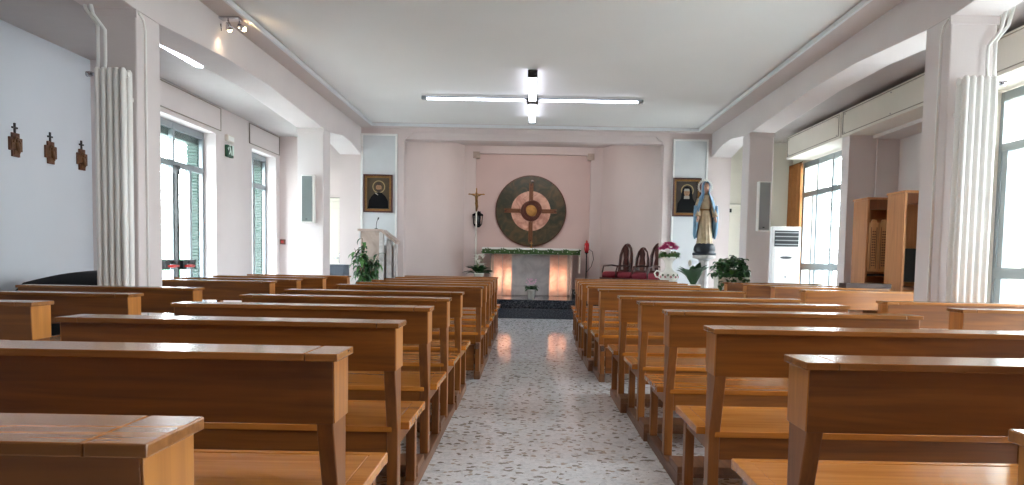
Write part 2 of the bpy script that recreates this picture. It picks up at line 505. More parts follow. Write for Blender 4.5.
def beam_profile(hb):
    return [(Y0, hb + .09), (4.6, hb + .09), (6.3, hb), (6.74, hb), (8.2, hb + .09), (9.5, hb + .10), (11.97, hb), (12.37, hb), (13.2, hb + .09), (13.8, hb + .07), (14.7, hb - .06), (YE, hb - .06), (YE, 3.95), (Y0, 3.95)]
struct('beam_left', MB().prism(beam_profile(HBL), -3.77, XL, 'x'), 'plaster', 'long painted beam along the left row of pillars', 'beam', bevel=.006)
struct('beam_right', MB().prism(beam_profile(HBR), XR, 3.88, 'x'), 'plaster', 'long painted beam along the right row of pillars', 'beam', bevel=.006)
def pillar(x0, x1, y, lab, side):
    HB = HBL if side < 0 else HBR
    o = MB().box(x0, x1, y, y + .40, 0, HB).build('pillar', 'plaster', bevel=.012)
    tag(o, lab, 'pillar', kind='structure')
    m = MB()
    m.box(x0 - .015, x1 + .015, y - .015, y + .415, 0, .09)
    m.build('plinth', 'white_enamel', o)
    # shallow raised arris strip and the little neck moulding under the beam
    m = MB()
    m.box(x0 - .01, x1 + .01, y - .012, y, HB - .07, HB - .0)
    m.build('neck_moulding', 'plaster', o)
    if y < 8:
        xx = x1 + .008 if side < 0 else x0 - .008
        MB().tube([(xx, y + .02, HB - .02), (xx, y + .10, HB - .06), (xx, y + .13, HB - .14), (xx, y + .13, .12)], .011, 8).build('cable_conduit', 'white_enamel', o)
pillar(-3.70, XL, 6.34, 'pillar behind the tall radiator near the three crosses', -1)
pillar(-3.77, XL, 11.97, 'left pillar carrying the grey loudspeaker', -1)
pillar(XR, 3.88, 6.34, 'pillar behind the tall radiator in front of the big bright window', 1)
pillar(XR, 3.88, 12.05, 'right pillar carrying a loudspeaker beside the air conditioner', 1)

# left outer wall
w = MB()
w.box(-5.75, -5.43, Y0, 9.2, 0, HA + .1, 1)
w.box(-5.43, -5.0, 9.2, 9.8, 0, HA + .1)
w.box(-5.75, -5.43, 9.2, 9.35, 0, HA + .1)
for y0, y1 in ((11.8, 13.3), (14.55, YE + .3)):
    w.box(-5.36, -5.0, y0, y1, 0, HA + .1)
for y0, y1 in WIN_L:
    w.box(-5.36, -5.0, y0, y1, 3.03, HA + .1)
struct('wall_left', w, ['plaster', 'wall_blue'], 'left wall with two glazed doors and three wooden crosses', 'wall')
for k, (y0, y1) in enumerate(((9.65, 11.95), (13.15, 14.7))):
    o = MB().box(-5.0, -4.985, y0, y1, 3.10, HA - .03).build('shutter_box_panel', 'plaster', bevel=.004)
    tag(o, ['roller shutter box panel above the nearer glazed door on the left', 'roller shutter box panel above the farther glazed door on the left'][k], 'panel', 'shutter box panels on the left wall', 'structure')
    m = MB()
    for z in (3.09, HA - .035):
        m.box(-4.99, -4.975, y0, y1, z, z + .012)
    for y in (y0, y1 - .012):
        m.box(-4.99, -4.975, y, y + .012, 3.09, HA - .03)
    m.build('bead', 'line', o)
# right outer wall
w = MB()
XO = 5.14
HA0 = HA; HA = HAR
w.box(XO, 5.5, 13.95, YE + .3, 0, HA + .1)
for y0, y1 in WIN_R:
    w.box(XO, 5.5, y0, y1, 3.05, HA + .1)
w.box(4.66, 5.5, 11.02, 11.28, 0, 3.44, 1)
w.box(XO, 5.5, 11.28, 12.0, 0, HA + .1)
w.box(5.40, 5.6, 8.55, 11.02, 0, HA + .1, 1)
w.box(4.66, 5.5, 8.15, 8.55, 0, HA)
w.box(5.0, 5.4, 8.55, 11.02, 3.0, HA, 1)
w.box(5.06, 5.10, 10.99, 11.02, 0, 3.0, 1)
for y0, y1 in ((4.8, 5.7), (Y0, 2.3)):
    w.box(XO, 5.5, y0, y1, 0, HA + .1)
struct('wall_right', w, ['plaster_cream', 'plaster'], 'right wall with glazed doors and the alcove of the wooden cabinets', 'wall')
HA = HA0
# vertical pipe in the alcove
for k, (y0, y1, lab) in enumerate(((11.30, 13.65, 'cream roller shutter box above the curtained right window'), (8.2, 11.26, 'cream roller shutter box above the wooden cabinets'), (Y0 + .05, 8.1, 'long cream roller shutter box by the near right window'))):
    t = thing('shutter_box', lab, 'shutter box', (4.65, (y0 + y1) / 2, 3.05)); t['kind'] = 'structure'
    h = (y1 - y0) / 2
    MB().box(-.02, .0, -h, h, 0, .385).box(0, .485, -h, h, .0, .02).box(0, .485, -h, h, .38, .40).box(0, .485, -h, -h + .02, .02, .38).box(0, .485, h - .02, h, .02, .38).build('casing', 'casing', t, bevel=.004)
    m = MB()
    for z in (.035, .355):
        m.box(-.028, -.018, -h + .05, h - .05, z, z + .01)
    for y in (-h + .05, h - .06):
        m.box(-.028, -.018, y, y + .01, .035, .365)
    m.build('bead', 'line', t)
    m = MB()
    n = max(2, int((y1 - y0) / .8))
    for i in range(n):
        for z in (.06, .33):
            y = -h + .12 + (2 * h - .24) * i / (n - 1)
            m.box(-.032, -.02, y - .008, y + .008, z - .008, z + .008)
    m.build('screw', 'chrome', t)
# end walls of the side aisles
w = MB().box(-5.36, -3.0, YE, YE + .25, 0, HA + .2)
struct('wall_back_left', w, 'plaster_warm', 'end wall of the left side aisle with a cream door', 'wall')
w = MB().box(3.1, 5.5, YE, YE + .25, 0, HAR + .2)
struct('wall_back_right', w, 'plaster_cream', 'end wall of the right side aisle behind the air conditioner', 'wall')
struct('wall_front', MB().box(-5.8, 5.8, Y0 - .3, Y0, 0, 4.0), 'taupe_paint', 'wall behind the photographer', 'wall')
# piers and beam of the sanctuary opening
w = MB()
w.box(-3.77, -2.51, 14.6, 14.9, 0, 3.95); w.box(2.56, 3.88, 14.6, 14.9, 0, 3.95)
w.box(-2.51, 2.56, 14.6, 14.9, 3.44, 3.95)
w.box(-2.51, 2.56, 14.56, 14.6, 3.57, 3.65)
struct('wall_back', w, 'plaster_warm', 'rose plaster arch wall framing the sanctuary', 'wall')
for x, s in ((-2.51, 1), (2.56, -1)):
    o = MB().prism([(x, 3.57), (x + s * .16, 3.57), (x + s * .13, 3.52), (x + s * .05, 3.47), (x, 3.38)], 14.55, 14.62, 'y').build('corbel', 'plaster_warm')
    tag(o, 'small stepped corbel at the ' + ('left' if s > 0 else 'right') + ' corner of the sanctuary beam', 'corbel', 'sanctuary corbels', 'structure')
def pier_panel(x0, x1, nm, lab):
    o = MB().box(x0, x1, 14.575, 14.6, 0, 3.53).build(nm, 'panel_grey')
    tag(o, lab, 'panel', kind='structure')
    m = MB()
    for xx in (x0, x1 - .035):
        m.box(xx, xx + .035, 14.55, 14.58, 0, 3.53)
    m.box(x0 + .035, x1 - .035, 14.55, 14.58, 3.495, 3.53)
    m.build('moulding', 'white_enamel', o)
pier_panel(-3.345, -2.64, 'trim_4', 'white panel behind the portrait and the lectern on the left')
pier_panel(2.735, 3.42, 'trim_5', 'white panel behind the portrait and the statue on the right')
# apse
BK = 17.1
def slab(mb, a, b, th, z0, z1, mat=0):
    a = Vector((a[0], a[1], 0)); b = Vector((b[0], b[1], 0)); d = (b - a).normalized(); n = Vector((d.y, -d.x, 0)) * th
    p = [a, b, b + n, a + n]
    mb.add([(q.x, q.y, z0) for q in p] + [(q.x, q.y, z1) for q in p], [(0, 1, 2, 3), (7, 6, 5, 4), (0, 4, 5, 1), (1, 5, 6, 2), (2, 6, 7, 3), (3, 7, 4, 0)], mat)
w = MB(); slab(w, (-2.51, 14.9), (-1.555, BK), -.2, 0, AP)
struct('wall_apse_left', w, 'plaster_warm', 'slanting wall left of the altar', 'wall')
w = MB(); slab(w, (1.60, BK), (2.57, 14.9), -.2, 0, AP)
struct('wall_apse_right', w, 'plaster_warm', 'slanting wall behind the three chairs', 'wall')
w = MB()
w.box(-1.80, -1.30, BK, BK + .4, 0, AP); w.box(1.34, 1.85, BK, BK + .4, 0, AP)
w.box(-1.30, 1.34, BK, BK + .4, 3.55, AP); w.box(-1.30, 1.34, BK + .15, BK + .4, 0, 3.55, 1)
struct('wall_apse_back', w, ['plaster_warm', 'recess'], 'rose recessed wall behind the altar carrying the round stone disc', 'wall')
for x in (-1.36, 1.26):
    o = MB().box(x, x + .15, BK - .03, BK + .14, 3.43, 3.58).cyl_y((x + .075, 3.505), .03, BK - .045, BK - .03, 12).build('corner_boss', 'taupe_marble')
    tag(o, 'small square boss at the top ' + ('left' if x < 0 else 'right') + ' corner of the altar recess', 'boss', 'recess corner bosses', 'structure')
struct('ceiling_apse', MB().box(-3.0, 3.2, 14.9, 17.6, AP, AP + .2), 'band', 'flat mauve ceiling over the altar', 'ceiling')
# platform: two granite steps
p = MB()
p.prism([(-3.3, 14.2), (3.45, 14.2), (3.45, 14.56), (2.52, 14.56), (2.52, 14.95), (1.55, BK + .1), (-1.45, BK + .1), (-2.46, 14.95), (-2.46, 14.56), (-3.3, 14.56)], 0, .19, 'z')
p.prism([(-2.40, 14.52), (2.47, 14.52), (2.47, 14.95), (1.50, BK + .1), (-1.40, BK + .1), (-2.40, 14.95)], .19, .35, 'z')
struct('floor_sanctuary', p, 'granite', 'dark polished granite platform with two steps under the altar', 'platform', bevel=.008)
for nm, x0, x1, y0, y1, lab in (('baseboard_left', -5.43, -5.41, Y0, 9.2, 'pale baseboard along the left wall'), ('baseboard_back', -5.0, -3.77, YE - .015, YE, 'pale baseboard under the left end wall')):
    struct(nm, MB().box(x0, x1, y0, y1, 0, .09), 'white_enamel', lab, 'baseboard')

# ------------------------------------------------------------------ windows
def window(n, x, y0, y1, side, lab, mulls, bar_z=None, grille='pale_metal', leafz=2.43):
    """glazed door band in the plane x; side -1 left wall, +1 right wall"""
    fw, fd = .055, .06
    t = thing('window_%d' % n, lab, 'window', (x, (y0 + y1) / 2, 0)); t['kind'] = 'structure'
    h = (y1 - y0) / 2; top = 3.03
    f = MB()
    f.box(-fd / 2, fd / 2, -h, -h + fw, 0, top); f.box(-fd / 2, fd / 2, h - fw, h, 0, top)
    f.box(-fd / 2, fd / 2, -h + fw, h - fw, top - .10, top); f.box(-fd / 2, fd / 2, -h + fw, h - fw, 0, .09)
    f.box(-fd / 2, fd / 2, -h + fw, h - fw, leafz - .045, leafz + .045)
    f.build('window_frame', 'alu', t, bevel=.004)
    m = MB()
    for yy, w_, z0, z1 in mulls:
        m.box(-fd / 2 - .008, fd / 2 + .008, yy - (y0 + y1) / 2 - w_ / 2, yy - (y0 + y1) / 2 + w_ / 2, z0, z1)
    m.build('mullion', 'alu', t, bevel=.003)
    if bar_z:
        MB().box(-fd / 2 - .01, fd / 2 + .01, -h + fw, h - fw, bar_z - .06, bar_z + .06).build('mid_rail', 'alu', t, bevel=.004)
    MB().box(-.004, .004, -h + fw, h - fw, .09, leafz - .045).box(-.004, .004, -h + fw, h - fw, leafz + .045, top - .1).build('glass_pane', 'glass', t)
    g = MB(); xo = side * .30
    k = -h
    while k < h:
        g.box(xo - .005, xo + .005, k, k + .009, 0.05, top); k += .13
    z = .1
    while z < top:
        g.box(xo - .004, xo + .004, -h, h, z, z + .009); z += .13
    g.build('security_grille', grille, t)
    if side < 0:
        g = MB(); nb = 58
        for k in range(nb):
            z = .05 + k * (top - .1) / nb
            g.rbox((side * .13, h - .06, z + .025), (.17, .03, .034), Matrix.Rotation(.5, 3, 'X'))
        g.box(side * .22, side * .04, h - .045, h - .03, .02, top)
        g.build('folded_shutter', 'green', t)
        MB().box(side * .20, side * .05, -h, h, top - .20, top).build('shutter_roll', 'green', t, bevel=.01)
    return t
w1 = window(1, -5.22, 9.8, 11.8, -1, 'nearer glazed double door with push bars on the left', [(10.28, .06, 0, 2.4), (11.32, .07, 0, 2.4), (10.8, .05, 2.4, 3.0), (10.8, .09, 0, 2.4)], None)
m = MB(); m.box(.05, .09, -.03, .03, .12, 2.36).box(.04, .10, -.045, .045, 2.28, 2.40)
m.build('panic_rod', 'black', w1)
for a, b in ((-.46, -.05), (.05, .46)):
    m = MB()
    m.box(.03, .13, a, a + .12, .90, 1.04); m.box(.03, .13, b - .07, b, .90, 1.04)
    m.tube([(.12, a + .05, .95), (.12, b - .03, .95)], .018, mat=1)
    m.box(.03, .06, a, b, .98, 1.03)
    m.build('push_bar', ['black', 'red'], w1)
window(2, -5.22, 13.3, 14.55, -1, 'farther narrow glazed door on the left', [(13.86, .07, 0, 3.0), (13.92, .05, 0, 2.4)], None)
w3 = window(3, 5.10, 12.0, 13.95, 1, 'bright window between the orange curtain and the alcove', [(12.6, .06, 0, 3.0), (13.25, .05, 0, 3.0), (13.45, .05, 0, 2.4)], 1.10)
w4 = window(4, 5.10, 5.7, 8.15, 1, 'big bright window behind the right radiator', [(8.02, .09, 0, 2.4), (7.3, .06, 0, 3.0), (6.6, .08, 0, 2.4)], 1.08)
window(5, 5.10, 2.3, 4.8, 1, 'window on the right beyond the edge of the photo', [(3.55, .08, 0, 2.4)], 1.08)  # extra opening out of view, added for daylight on the near pews
# outside
struct('exterior_ground', MB().box(-40, -5.8, -20, 60, -.5, -.3).box(5.8, 40, -20, 60, -.5, -.3), 'pavement', 'pale paving outside the windows', 'ground')
struct('exterior_building', MB().box(-20, -17, -5, 60, -.3, 2.2).box(-17.05, -16.9, -5, 60, .9, 1.3, 1), ['cyan_wall', 'out_wall'], 'pale blue garden wall outside the left glazed doors', 'building')
h = MB()
for i in range(40):
    h.ball((-14.5 + random.uniform(-.6, .6), 6 + i * 1.1, .35), (.9, .9, random.uniform(.7, 1.1)), 8, 6)
o = h.build('hedge', 'hedge'); tag(o, 'green hedge outside the left glazed doors', 'hedge', kind='stuff')

# ------------------------------------------------------------------ doors at the aisle ends
def door(n, x0, x1, top, lab, handle_x, closer=False):
    t = thing('door_%d' % n, lab, 'door', ((x0 + x1) / 2, YE - .02, 0)); t['kind'] = 'structure'
    w = (x1 - x0) / 2
    MB().box(-w, -w + .07, -.03, .02, 0, top).box(w - .07, w, -.03, .02, 0, top).box(-w + .07, w - .07, -.03, .02, top - .07, top).build('door_frame', 'doorpaint', t, bevel=.006)
    MB().box(-w + .07, w - .07, -.015, .015, .01, top - .07).box(-w + .17, w - .17, -.024, -.012, .25, 1.0).box(-w + .17, w - .17, -.024, -.012, 1.15, top - .2).build('door_leaf', 'doorpaint', t, bevel=.006)
    MB().box(-w - .012, -w, -.032, .0, 0, top + .012).box(w, w + .012, -.032, .0, 0, top + .012).box(-w, w, -.032, .0, top, top + .012).build('door_seal', 'line', t)  # dark strip standing in for the shaded gap around the frame
    m = MB().box(handle_x - .02, handle_x + .02, -.03, -.015, 1.0, 1.2)
    m.tube([(handle_x, -.03, 1.1), (handle_x, -.07, 1.1), (handle_x - .11, -.07, 1.1)], .012)
    m.build('door_handle', 'chrome', t)
    if closer:
        MB().box(-w + .10, -w + .2, -.07, -.015, top - .16, top - .09).build('door_closer', 'black', t)
door(1, -4.6, -3.64, 2.28, 'cream panelled door at the end of the left aisle', .33)
door(2, 3.74, 4.7, 2.30, 'cream door behind the statue at the end of the right aisle', .33, True)
t = thing('metal_cabinet', 'low blue-grey metal cabinet beside the left pillar', 'cabinet', (-3.80, 13.9, 0))
MB().box(-.35, .35, -.2, .2, .04, .96).box(-.36, .36, -.21, .21, .96, .98).box(-.33, .33, -.19, .19, 0, .04).build('body', 'greymetal', t, bevel=.006)
for a, b in ((-.34, -.005), (.005, .34)):
    d = MB().box(a, b, -.215, -.2, .07, .93).build('door', 'greymetal', t, bevel=.004)
    MB().box((a + b) / 2 - .01, (a + b) / 2 + .01, -.235, -.215, .6, .7).build('handle', 'chrome', d)

# ------------------------------------------------------------------ pews
PW = 1.35
MESH = {}
def part(key, name, maker, mats, parent, bevel=.004, label=None):
    """one mesh object per part; pews alike share the mesh data"""
    if key not in MESH:
        mb = maker(); o = mb.build(name, mats, parent, bevel=bevel); MESH[key] = o.data
    else:
        o = MB().build(name, mats, parent, mesh=MESH[key], bevel=bevel)
    if label: o['label'] = label
    return o
HW = PW / 2
def mk_back():
    m = MB()
    m.prism([(-.152, .672), (-.001, .672), (-.001, .847), (-.160, .847)], -HW + .004, HW - .004, 'x', 0)
    for s in (-1, 1):   # end caps of paler wood
        a, b = (-HW, -HW + .004) if s < 0 else (HW - .004, HW)
        m.prism([(-.150, .674), (-.002, .674), (-.002, .846), (-.158, .846)], a, b, 'x', 1)
    return m
def mk_top():
    m = MB()
    m.box(-HW - .012 + .09, HW + .012 - .09, -.172, .010, .847, .868, 0)
    m.box(-HW - .012, -HW - .012 + .088, -.172, .010, .847, .868, 1); m.box(HW + .012 - .088, HW + .012, -.172, .010, .847, .868, 1)
    return m
def mk_post(s):
    x0, x1 = (-HW + .006, -HW + .052) if s < 0 else (HW - .052, HW - .006)
    return MB().prism([(-.148, .675), (-.075, .42), (-.072, .06), (-.004, .06), (-.004, .675)], x0, x1, 'x')
def mk_leg(s):
    x0, x1 = (-HW + .006, -HW + .05) if s < 0 else (HW - .05, HW - .006)
    return MB().box(x0, x1, .385, .44, .06, .395)
def mk_seat():
    m = MB()
    m.box(-HW + .03, HW - .03, -.078, .43, .405, .432, 0)
    m.box(-HW - .03, HW + .03, .43, .465, .396, .434, 0)
    m.box(-HW - .03, -HW + .03, .002, .43, .400, .434, 0); m.box(HW - .03, HW + .03, .002, .43, .400, .434, 0)
    return m
def mk_apron():
    return MB().box(-HW + .053, HW - .053, -.07, -.045, .31, .405).box(-HW + .053, HW - .053, .395, .42, .31, .405)
def mk_side_rail(s):
    x0, x1 = (-HW + .01, -HW + .035) if s < 0 else (HW - .035, HW - .01)
    return MB().box(x0, x1, -.004, .385, .34, .40)
def mk_runner(s, back):
    x0, x1 = (-HW, -HW + .055) if s < 0 else (HW - .055, HW)
    return MB().prism([(-back, 0), (.465, 0), (.465, .06), (-back + .27, .06), (-back + .25, .075), (-back, .075)], x0, x1, 'x')
def mk_kneeler(back):
    return MB().box(-HW + .0, HW - .0, -back, -back + .22, .075, .11).box(-HW + .06, HW - .06, -back + .03, -back + .19, .045, .075)
def mk_kneeler_up():
    return MB().prism([(-.19, .08), (-.155, .08), (-.125, .32), (-.160, .32)], -HW + .06, HW - .06, 'x')
def mk_hinge(s):
    x0, x1 = (-HW + .008, -HW + .05) if s < 0 else (HW - .05, HW - .008)
    return MB().prism([(-.20, .06), (-.073, .06), (-.073, .34), (-.19, .34)], x0, x1, 'x')
def mk_plate(s):
    x = -HW + .028 if s < 0 else HW - .028
    return MB().box(x - .016, x + .016, -.206, -.190, .29, .34)

def pew(xc, y, back, label, group, folded=False, rz=0.0):
    t = thing('pew', label, 'pew', (xc, y, 0), rz, group)
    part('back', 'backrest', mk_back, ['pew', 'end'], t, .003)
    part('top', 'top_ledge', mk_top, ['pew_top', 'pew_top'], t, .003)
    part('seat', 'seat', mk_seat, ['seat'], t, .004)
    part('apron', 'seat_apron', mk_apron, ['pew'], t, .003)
    for s in (-1, 1):
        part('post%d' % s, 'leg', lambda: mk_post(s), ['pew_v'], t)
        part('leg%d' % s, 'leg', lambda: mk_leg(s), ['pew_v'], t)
        part('rail%d' % s, 'side_rail', lambda: mk_side_rail(s), ['pew'], t, .002)
        part('run%d_%.2f' % (s, back), 'floor_runner', lambda: mk_runner(s, back), ['runner'], t)
    if folded:
        part('kup', 'kneeler', mk_kneeler_up, ['pew'], t, label='kneeling board folded up')
        for s in (-1, 1):
            part('hinge%d' % s, 'kneeler_bracket', lambda: mk_hinge(s), ['pew_v'], t)
            part('plate%d' % s, 'hinge_plate', lambda: mk_plate(s), ['chrome'], t, .001)
    else:
        part('kn_%.2f' % back, 'kneeler', lambda: mk_kneeler(back), ['runner'], t)
    return t
def ordinal(i, n):
    return ORD[i]
R_BACK = [(1.19, .80), (2.15, .76), (3.12, .75), (4.13, .752), (4.995, .732), (5.75, .69)]
L_BACK = [(1.175, -.535), (2.145, -.527), (3.11, -.533), (4.07, -.538), (5.0, -.541), (5.87, -.535)]
R_FRONT = [(7.085, .657), (7.90, .61), (8.69, .60), (9.48, .62), (10.27, .645), (11.04, .67)]
L_FRONT = [(7.11, -.46), (7.90, -.462), (8.69, -.468), (9.48, -.482), (10.27, -.486), (11.04, -.488)]
def bk(rows, i):
    if i == 0: return .48
    return round(min(.48, (rows[i] - rows[i - 1]) - .475), 2)
def block(rows, sgn, where, group, folded_first=False):
    ys = [r[0] for r in rows]
    for i, (y, x) in enumerate(rows):
        f = folded_first and i == 0
        if folded_first:
            b = .21 if i == 0 else bk(ys, i)
            lab = 'honey-brown wooden pew %s, front block, %s row from the altar' % (where, ORD[len(rows) - 1 - i])
        else:
            b = bk(ys, i)
            lab = 'honey-brown wooden pew %s, rear block, %s row from the photographer' % (where, ORD[i])
        pew(x + sgn * HW, y, b, lab, group, f, random.uniform(-.004, .004))
block(R_BACK, 1, 'right of the aisle', 'rear pews right of the centre aisle')
block(L_BACK, -1, 'left of the aisle', 'rear pews left of the centre aisle')
block(R_FRONT, 1, 'right of the aisle', 'front pews right of the centre aisle', True)
block(L_FRONT, -1, 'left of the aisle', 'front pews left of the centre aisle', True)
def outer(rows, sgn, where, group):
    for i, (y, x) in enumerate(rows):
        lab = 'honey-brown wooden pew by the %s, %s row from the photographer' % (where, ORD[i])
        k = 1.12 if (sgn > 0 and i == 2) else 1.0      # one longer pew
        t = pew(x + sgn * HW * k, y, .30, lab, group, False, random.uniform(-.006, .006))
        t.scale.x = k
outer([(3.92, -2.543), (4.83, -2.541), (5.825, -2.58), (7.56, -2.608), (8.37, -2.593), (9.35, -2.58), (10.25, -2.50)], -1, 'left wall side', 'outer pews on the left')
outer([(4.82, 2.734), (5.67, 2.668), (7.89, 2.88), (8.93, 2.90), (9.70, 2.79), (10.5, 2.75)], 1, 'right window side', 'outer pews on the right')
t = thing('wooden_tray', 'flat dark brown wooden tray lying on a far right pew top', 'tray', (4.0, 8.85, .869))
MB().box(-.26, .26, -.09, .09, 0, .012).box(-.27, .27, -.10, -.09, 0, .055).box(-.27, .27, .09, .10, 0, .055).box(-.27, -.26, -.09, .09, 0, .055).box(.26, .27, -.09, .09, 0, .055).build('tray_body', 'tray', t, bevel=.003)
MB().box(-.10, .16, -.07, .07, .012, .042).build('lid', 'oak_dark', t, bevel=.003)

# ------------------------------------------------------------------ radiators
def radiator(xc, y, lab, n=6, valve=-1, w=.28, top=2.70):
    t = thing('radiator', lab, 'radiator', (xc, y, 0), group='tall tube radiators')
    bot = .50
    for i in range(n):
        x = -w / 2 + w * (i + .5) / n
        m = MB()
        for dy in (-.045, .045):
            rs = []
            for z, r in ((bot, .014), (bot + .02, .024), (top - .02, .024), (top, .014)):
                rs.append([(x + r * .98 * cos(2 * pi * k / 12), dy + r * 1.3 * sin(2 * pi * k / 12), z) for k in range(12)])
            m.rings(rs)
        m.box(x - .012, x + .012, -.04, .04, top - .07, top - .02); m.box(x - .012, x + .012, -.04, .04, bot + .02, bot + .07)
        m.build('radiator_column', 'white_enamel', t)
    MB().tube([(-w / 2, .0, bot + .045), (w / 2, 0, bot + .045)], .022).tube([(-w / 2, .0, top - .045), (w / 2, 0, top - .045)], .022).build('header_pipe', 'white_enamel', t)
    v = valve
    m = MB().tube([(v * w / 2, 0, top - .045), (v * (w / 2 + .05), 0, top - .045)], .013).tube([(v * (w / 2 + .05), 0, top - .045), (v * (w / 2 + .09), 0, top - .045)], .022)
    m.build('valve', 'chrome', t)
    m = MB()
    for dx, dz in ((.045, 0), (-.015, -.04)):
        m.tube([(v * (w / 2 + dx), .06, top - .1), (v * (w / 2 + dx), .09, top + .1), (v * (w / 2 + dx), .09, 3.02 + dz), (v * (w / 2 + dx + .08), .06, 3.14 + dz), (v * (w / 2 + dx + .13), .02, HB + .26)], .015)
    m.build('feed_pipe', 'white_enamel', t)
    MB().box(-w / 2 + .04, -w / 2 + .07, .05, .14, 2.4, 2.43).box(w / 2 - .07, w / 2 - .04, .05, .14, 2.4, 2.43).box(-w / 2 + .04, -w / 2 + .07, .05, .14, .6, .63).box(w / 2 - .07, w / 2 - .04, .05, .14, .6, .63).build('bracket', 'white_enamel', t)
radiator(-3.47, 6.2, 'tall white tube radiator on the left pillar', 5, -1, .26, 2.64)
radiator(3.65, 6.2, 'tall white tube radiator on the right pillar', 5, 1, .29, 2.70)

# ------------------------------------------------------------------ wall crosses
CPOS = [7.83, 8.40, 8.98]
CL = ['dark wooden station cross nearest the photographer on the left wall', 'middle one of three dark wooden station crosses on the left wall', 'dark wooden station cross nearest the radiator on the left wall']
for y, lab in zip(CPOS, CL):
    t = thing('station_cross', lab, 'wall cross', (-5.43, y, 2.241), group='wooden stations of the cross'); t.scale = (.7, .75, .69)
    MB().box(0, .03, -.13, .13, -.10, .10).box(0, .03, -.075, .075, -.19, .17).build('plaque', 'plaque_wood', t, bevel=.004)
    m = MB()
    for a, b, z0, z1 in ((-.11, -.02, -.07, .06), (.0, .10, -.08, .03), (-.05, .05, -.16, -.09)):
        m.box(.028, .04, a, b, z0, z1)
    m.tube([(.038, -.07 + .14 * k / 8, .02 + .09 * sin(pi * k / 8)) for k in range(9)], .014)
    m.ball((.04, .0, .06), .028, 8, 6)
    m.tube([(.04, 0, .03), (.045, .02, -.08), (.04, .05, -.13)], [.03, .03, .015])
    m.build('relief', 'relief_bronze', t)
    MB().box(.0, .02, -.014, .014, .17, .32).box(.0, .02, -.055, .055, .235, .262).build('small_cross', 'black', t)

# ------------------------------------------------------------------ black covered instrument at the left wall
t = thing('covered_keyboard', 'low instrument under a black cloth at the left wall', 'instrument', (-4.62, 7.75, 0))
m = MB(); rs = []
N = 28
for k in range(13):
    u = k / 12; x = -.62 + 1.2 * u
    hgt = .80 + .13 * sin(min(1, u * 1.6) * pi / 2)
    if k == 0: hgt = .72
    ring = []
    for (yy, zz) in ((-.33, 0.02), (-.34, .3), (-.31, hgt - .10), (-.26, hgt - .02), (-.12, hgt), (.1, hgt + .01), (.26, hgt - .02), (.31, hgt - .1), (.34, .3), (.33, .02)):
        ring.append((x, yy + .012 * sin(9 * u + zz * 7), zz))
    rs.append(ring)
m.rings(rs, 0, True, True)
m.build('cloth_cover', 'blackcloth', t)
MB().box(-.5, -.42, -.2, .2, 0, .019).box(.42, .5, -.2, .2, 0, .019).build('leg', 'black', t)

# ------------------------------------------------------------------ loudspeakers, signs
def speaker(x, z0, z1, lab, gm):
    w = .105; t = thing('wall_speaker', lab, 'speaker', (x, 12.03, (z0 + z1) / 2), group='column loudspeakers')
    h = (z1 - z0) / 2
    MB().box(-w, w, -.15, -.03, -h, h).build('housing', 'white_enamel', t, bevel=.008)
    MB().box(-w + .015, w - .03, -.158, -.149, -h + .02, h - .02).build('front_grille', gm, t, bevel=.003)
    MB().box(-.03, .03, -.03, 0, -.05, .05).build('wall_bracket', 'alu', t)
    MB().box(-.03, .0, -.162, -.157, -h + .05, -h + .065).build('badge', 'black', t)
speaker(-3.58, 1.66, 2.42, 'grey column loudspeaker on the left pillar', 'grille_dark')
speaker(3.72, 1.66, 2.45, 'grey column loudspeaker on the right pillar beside the air conditioner', 'grille')
t = thing('exit_sign', 'green emergency exit sign between the two glazed doors', 'exit sign', (-5.0, 12.25, 2.85))
MB().box(0, .05, -.12, .12, -.13, .06).build('sign_box', 'exit', t, bevel=.004)
m = MB()
m.ball((.052, -.03, .055), (.004, .018, .018), 8, 6)
m.prism([(-.05, .03), (-.01, .035), (.02, -.02), (.05, -.09), (.03, -.095), (.0, -.04), (-.04, -.09), (-.07, -.085), (-.025, -.02)], .05, .054, 'x')
m.box(.05, .054, .07, .12, -.09, .07); m.prism([(-.12, 0), (-.08, .03), (-.08, -.03)], .05, .054, 'x')
m.build('running_figure', 'exit_w', t)
t = thing('emergency_light', 'small beige emergency light above the exit sign', 'light', (-5.0, 12.25, 3.02))
MB().box(0, .06, -.13, .13, -.055, .055).build('housing', 'casing', t, bevel=.01)
MB().box(.058, .066, -.11, .11, -.035, .035).build('diffuser', 'white_enamel', t, bevel=.003)
t = thing('call_point', 'small dark red fire alarm call point on the left end wall', 'alarm', (-4.93, YE, 1.40))
MB().box(-.05, .05, -.05, 0, -.05, .05).build('box', 'bronze', t, bevel=.006)
MB().box(-.025, .025, -.055, -.05, -.025, .025).build('push_plate', 'red', t)

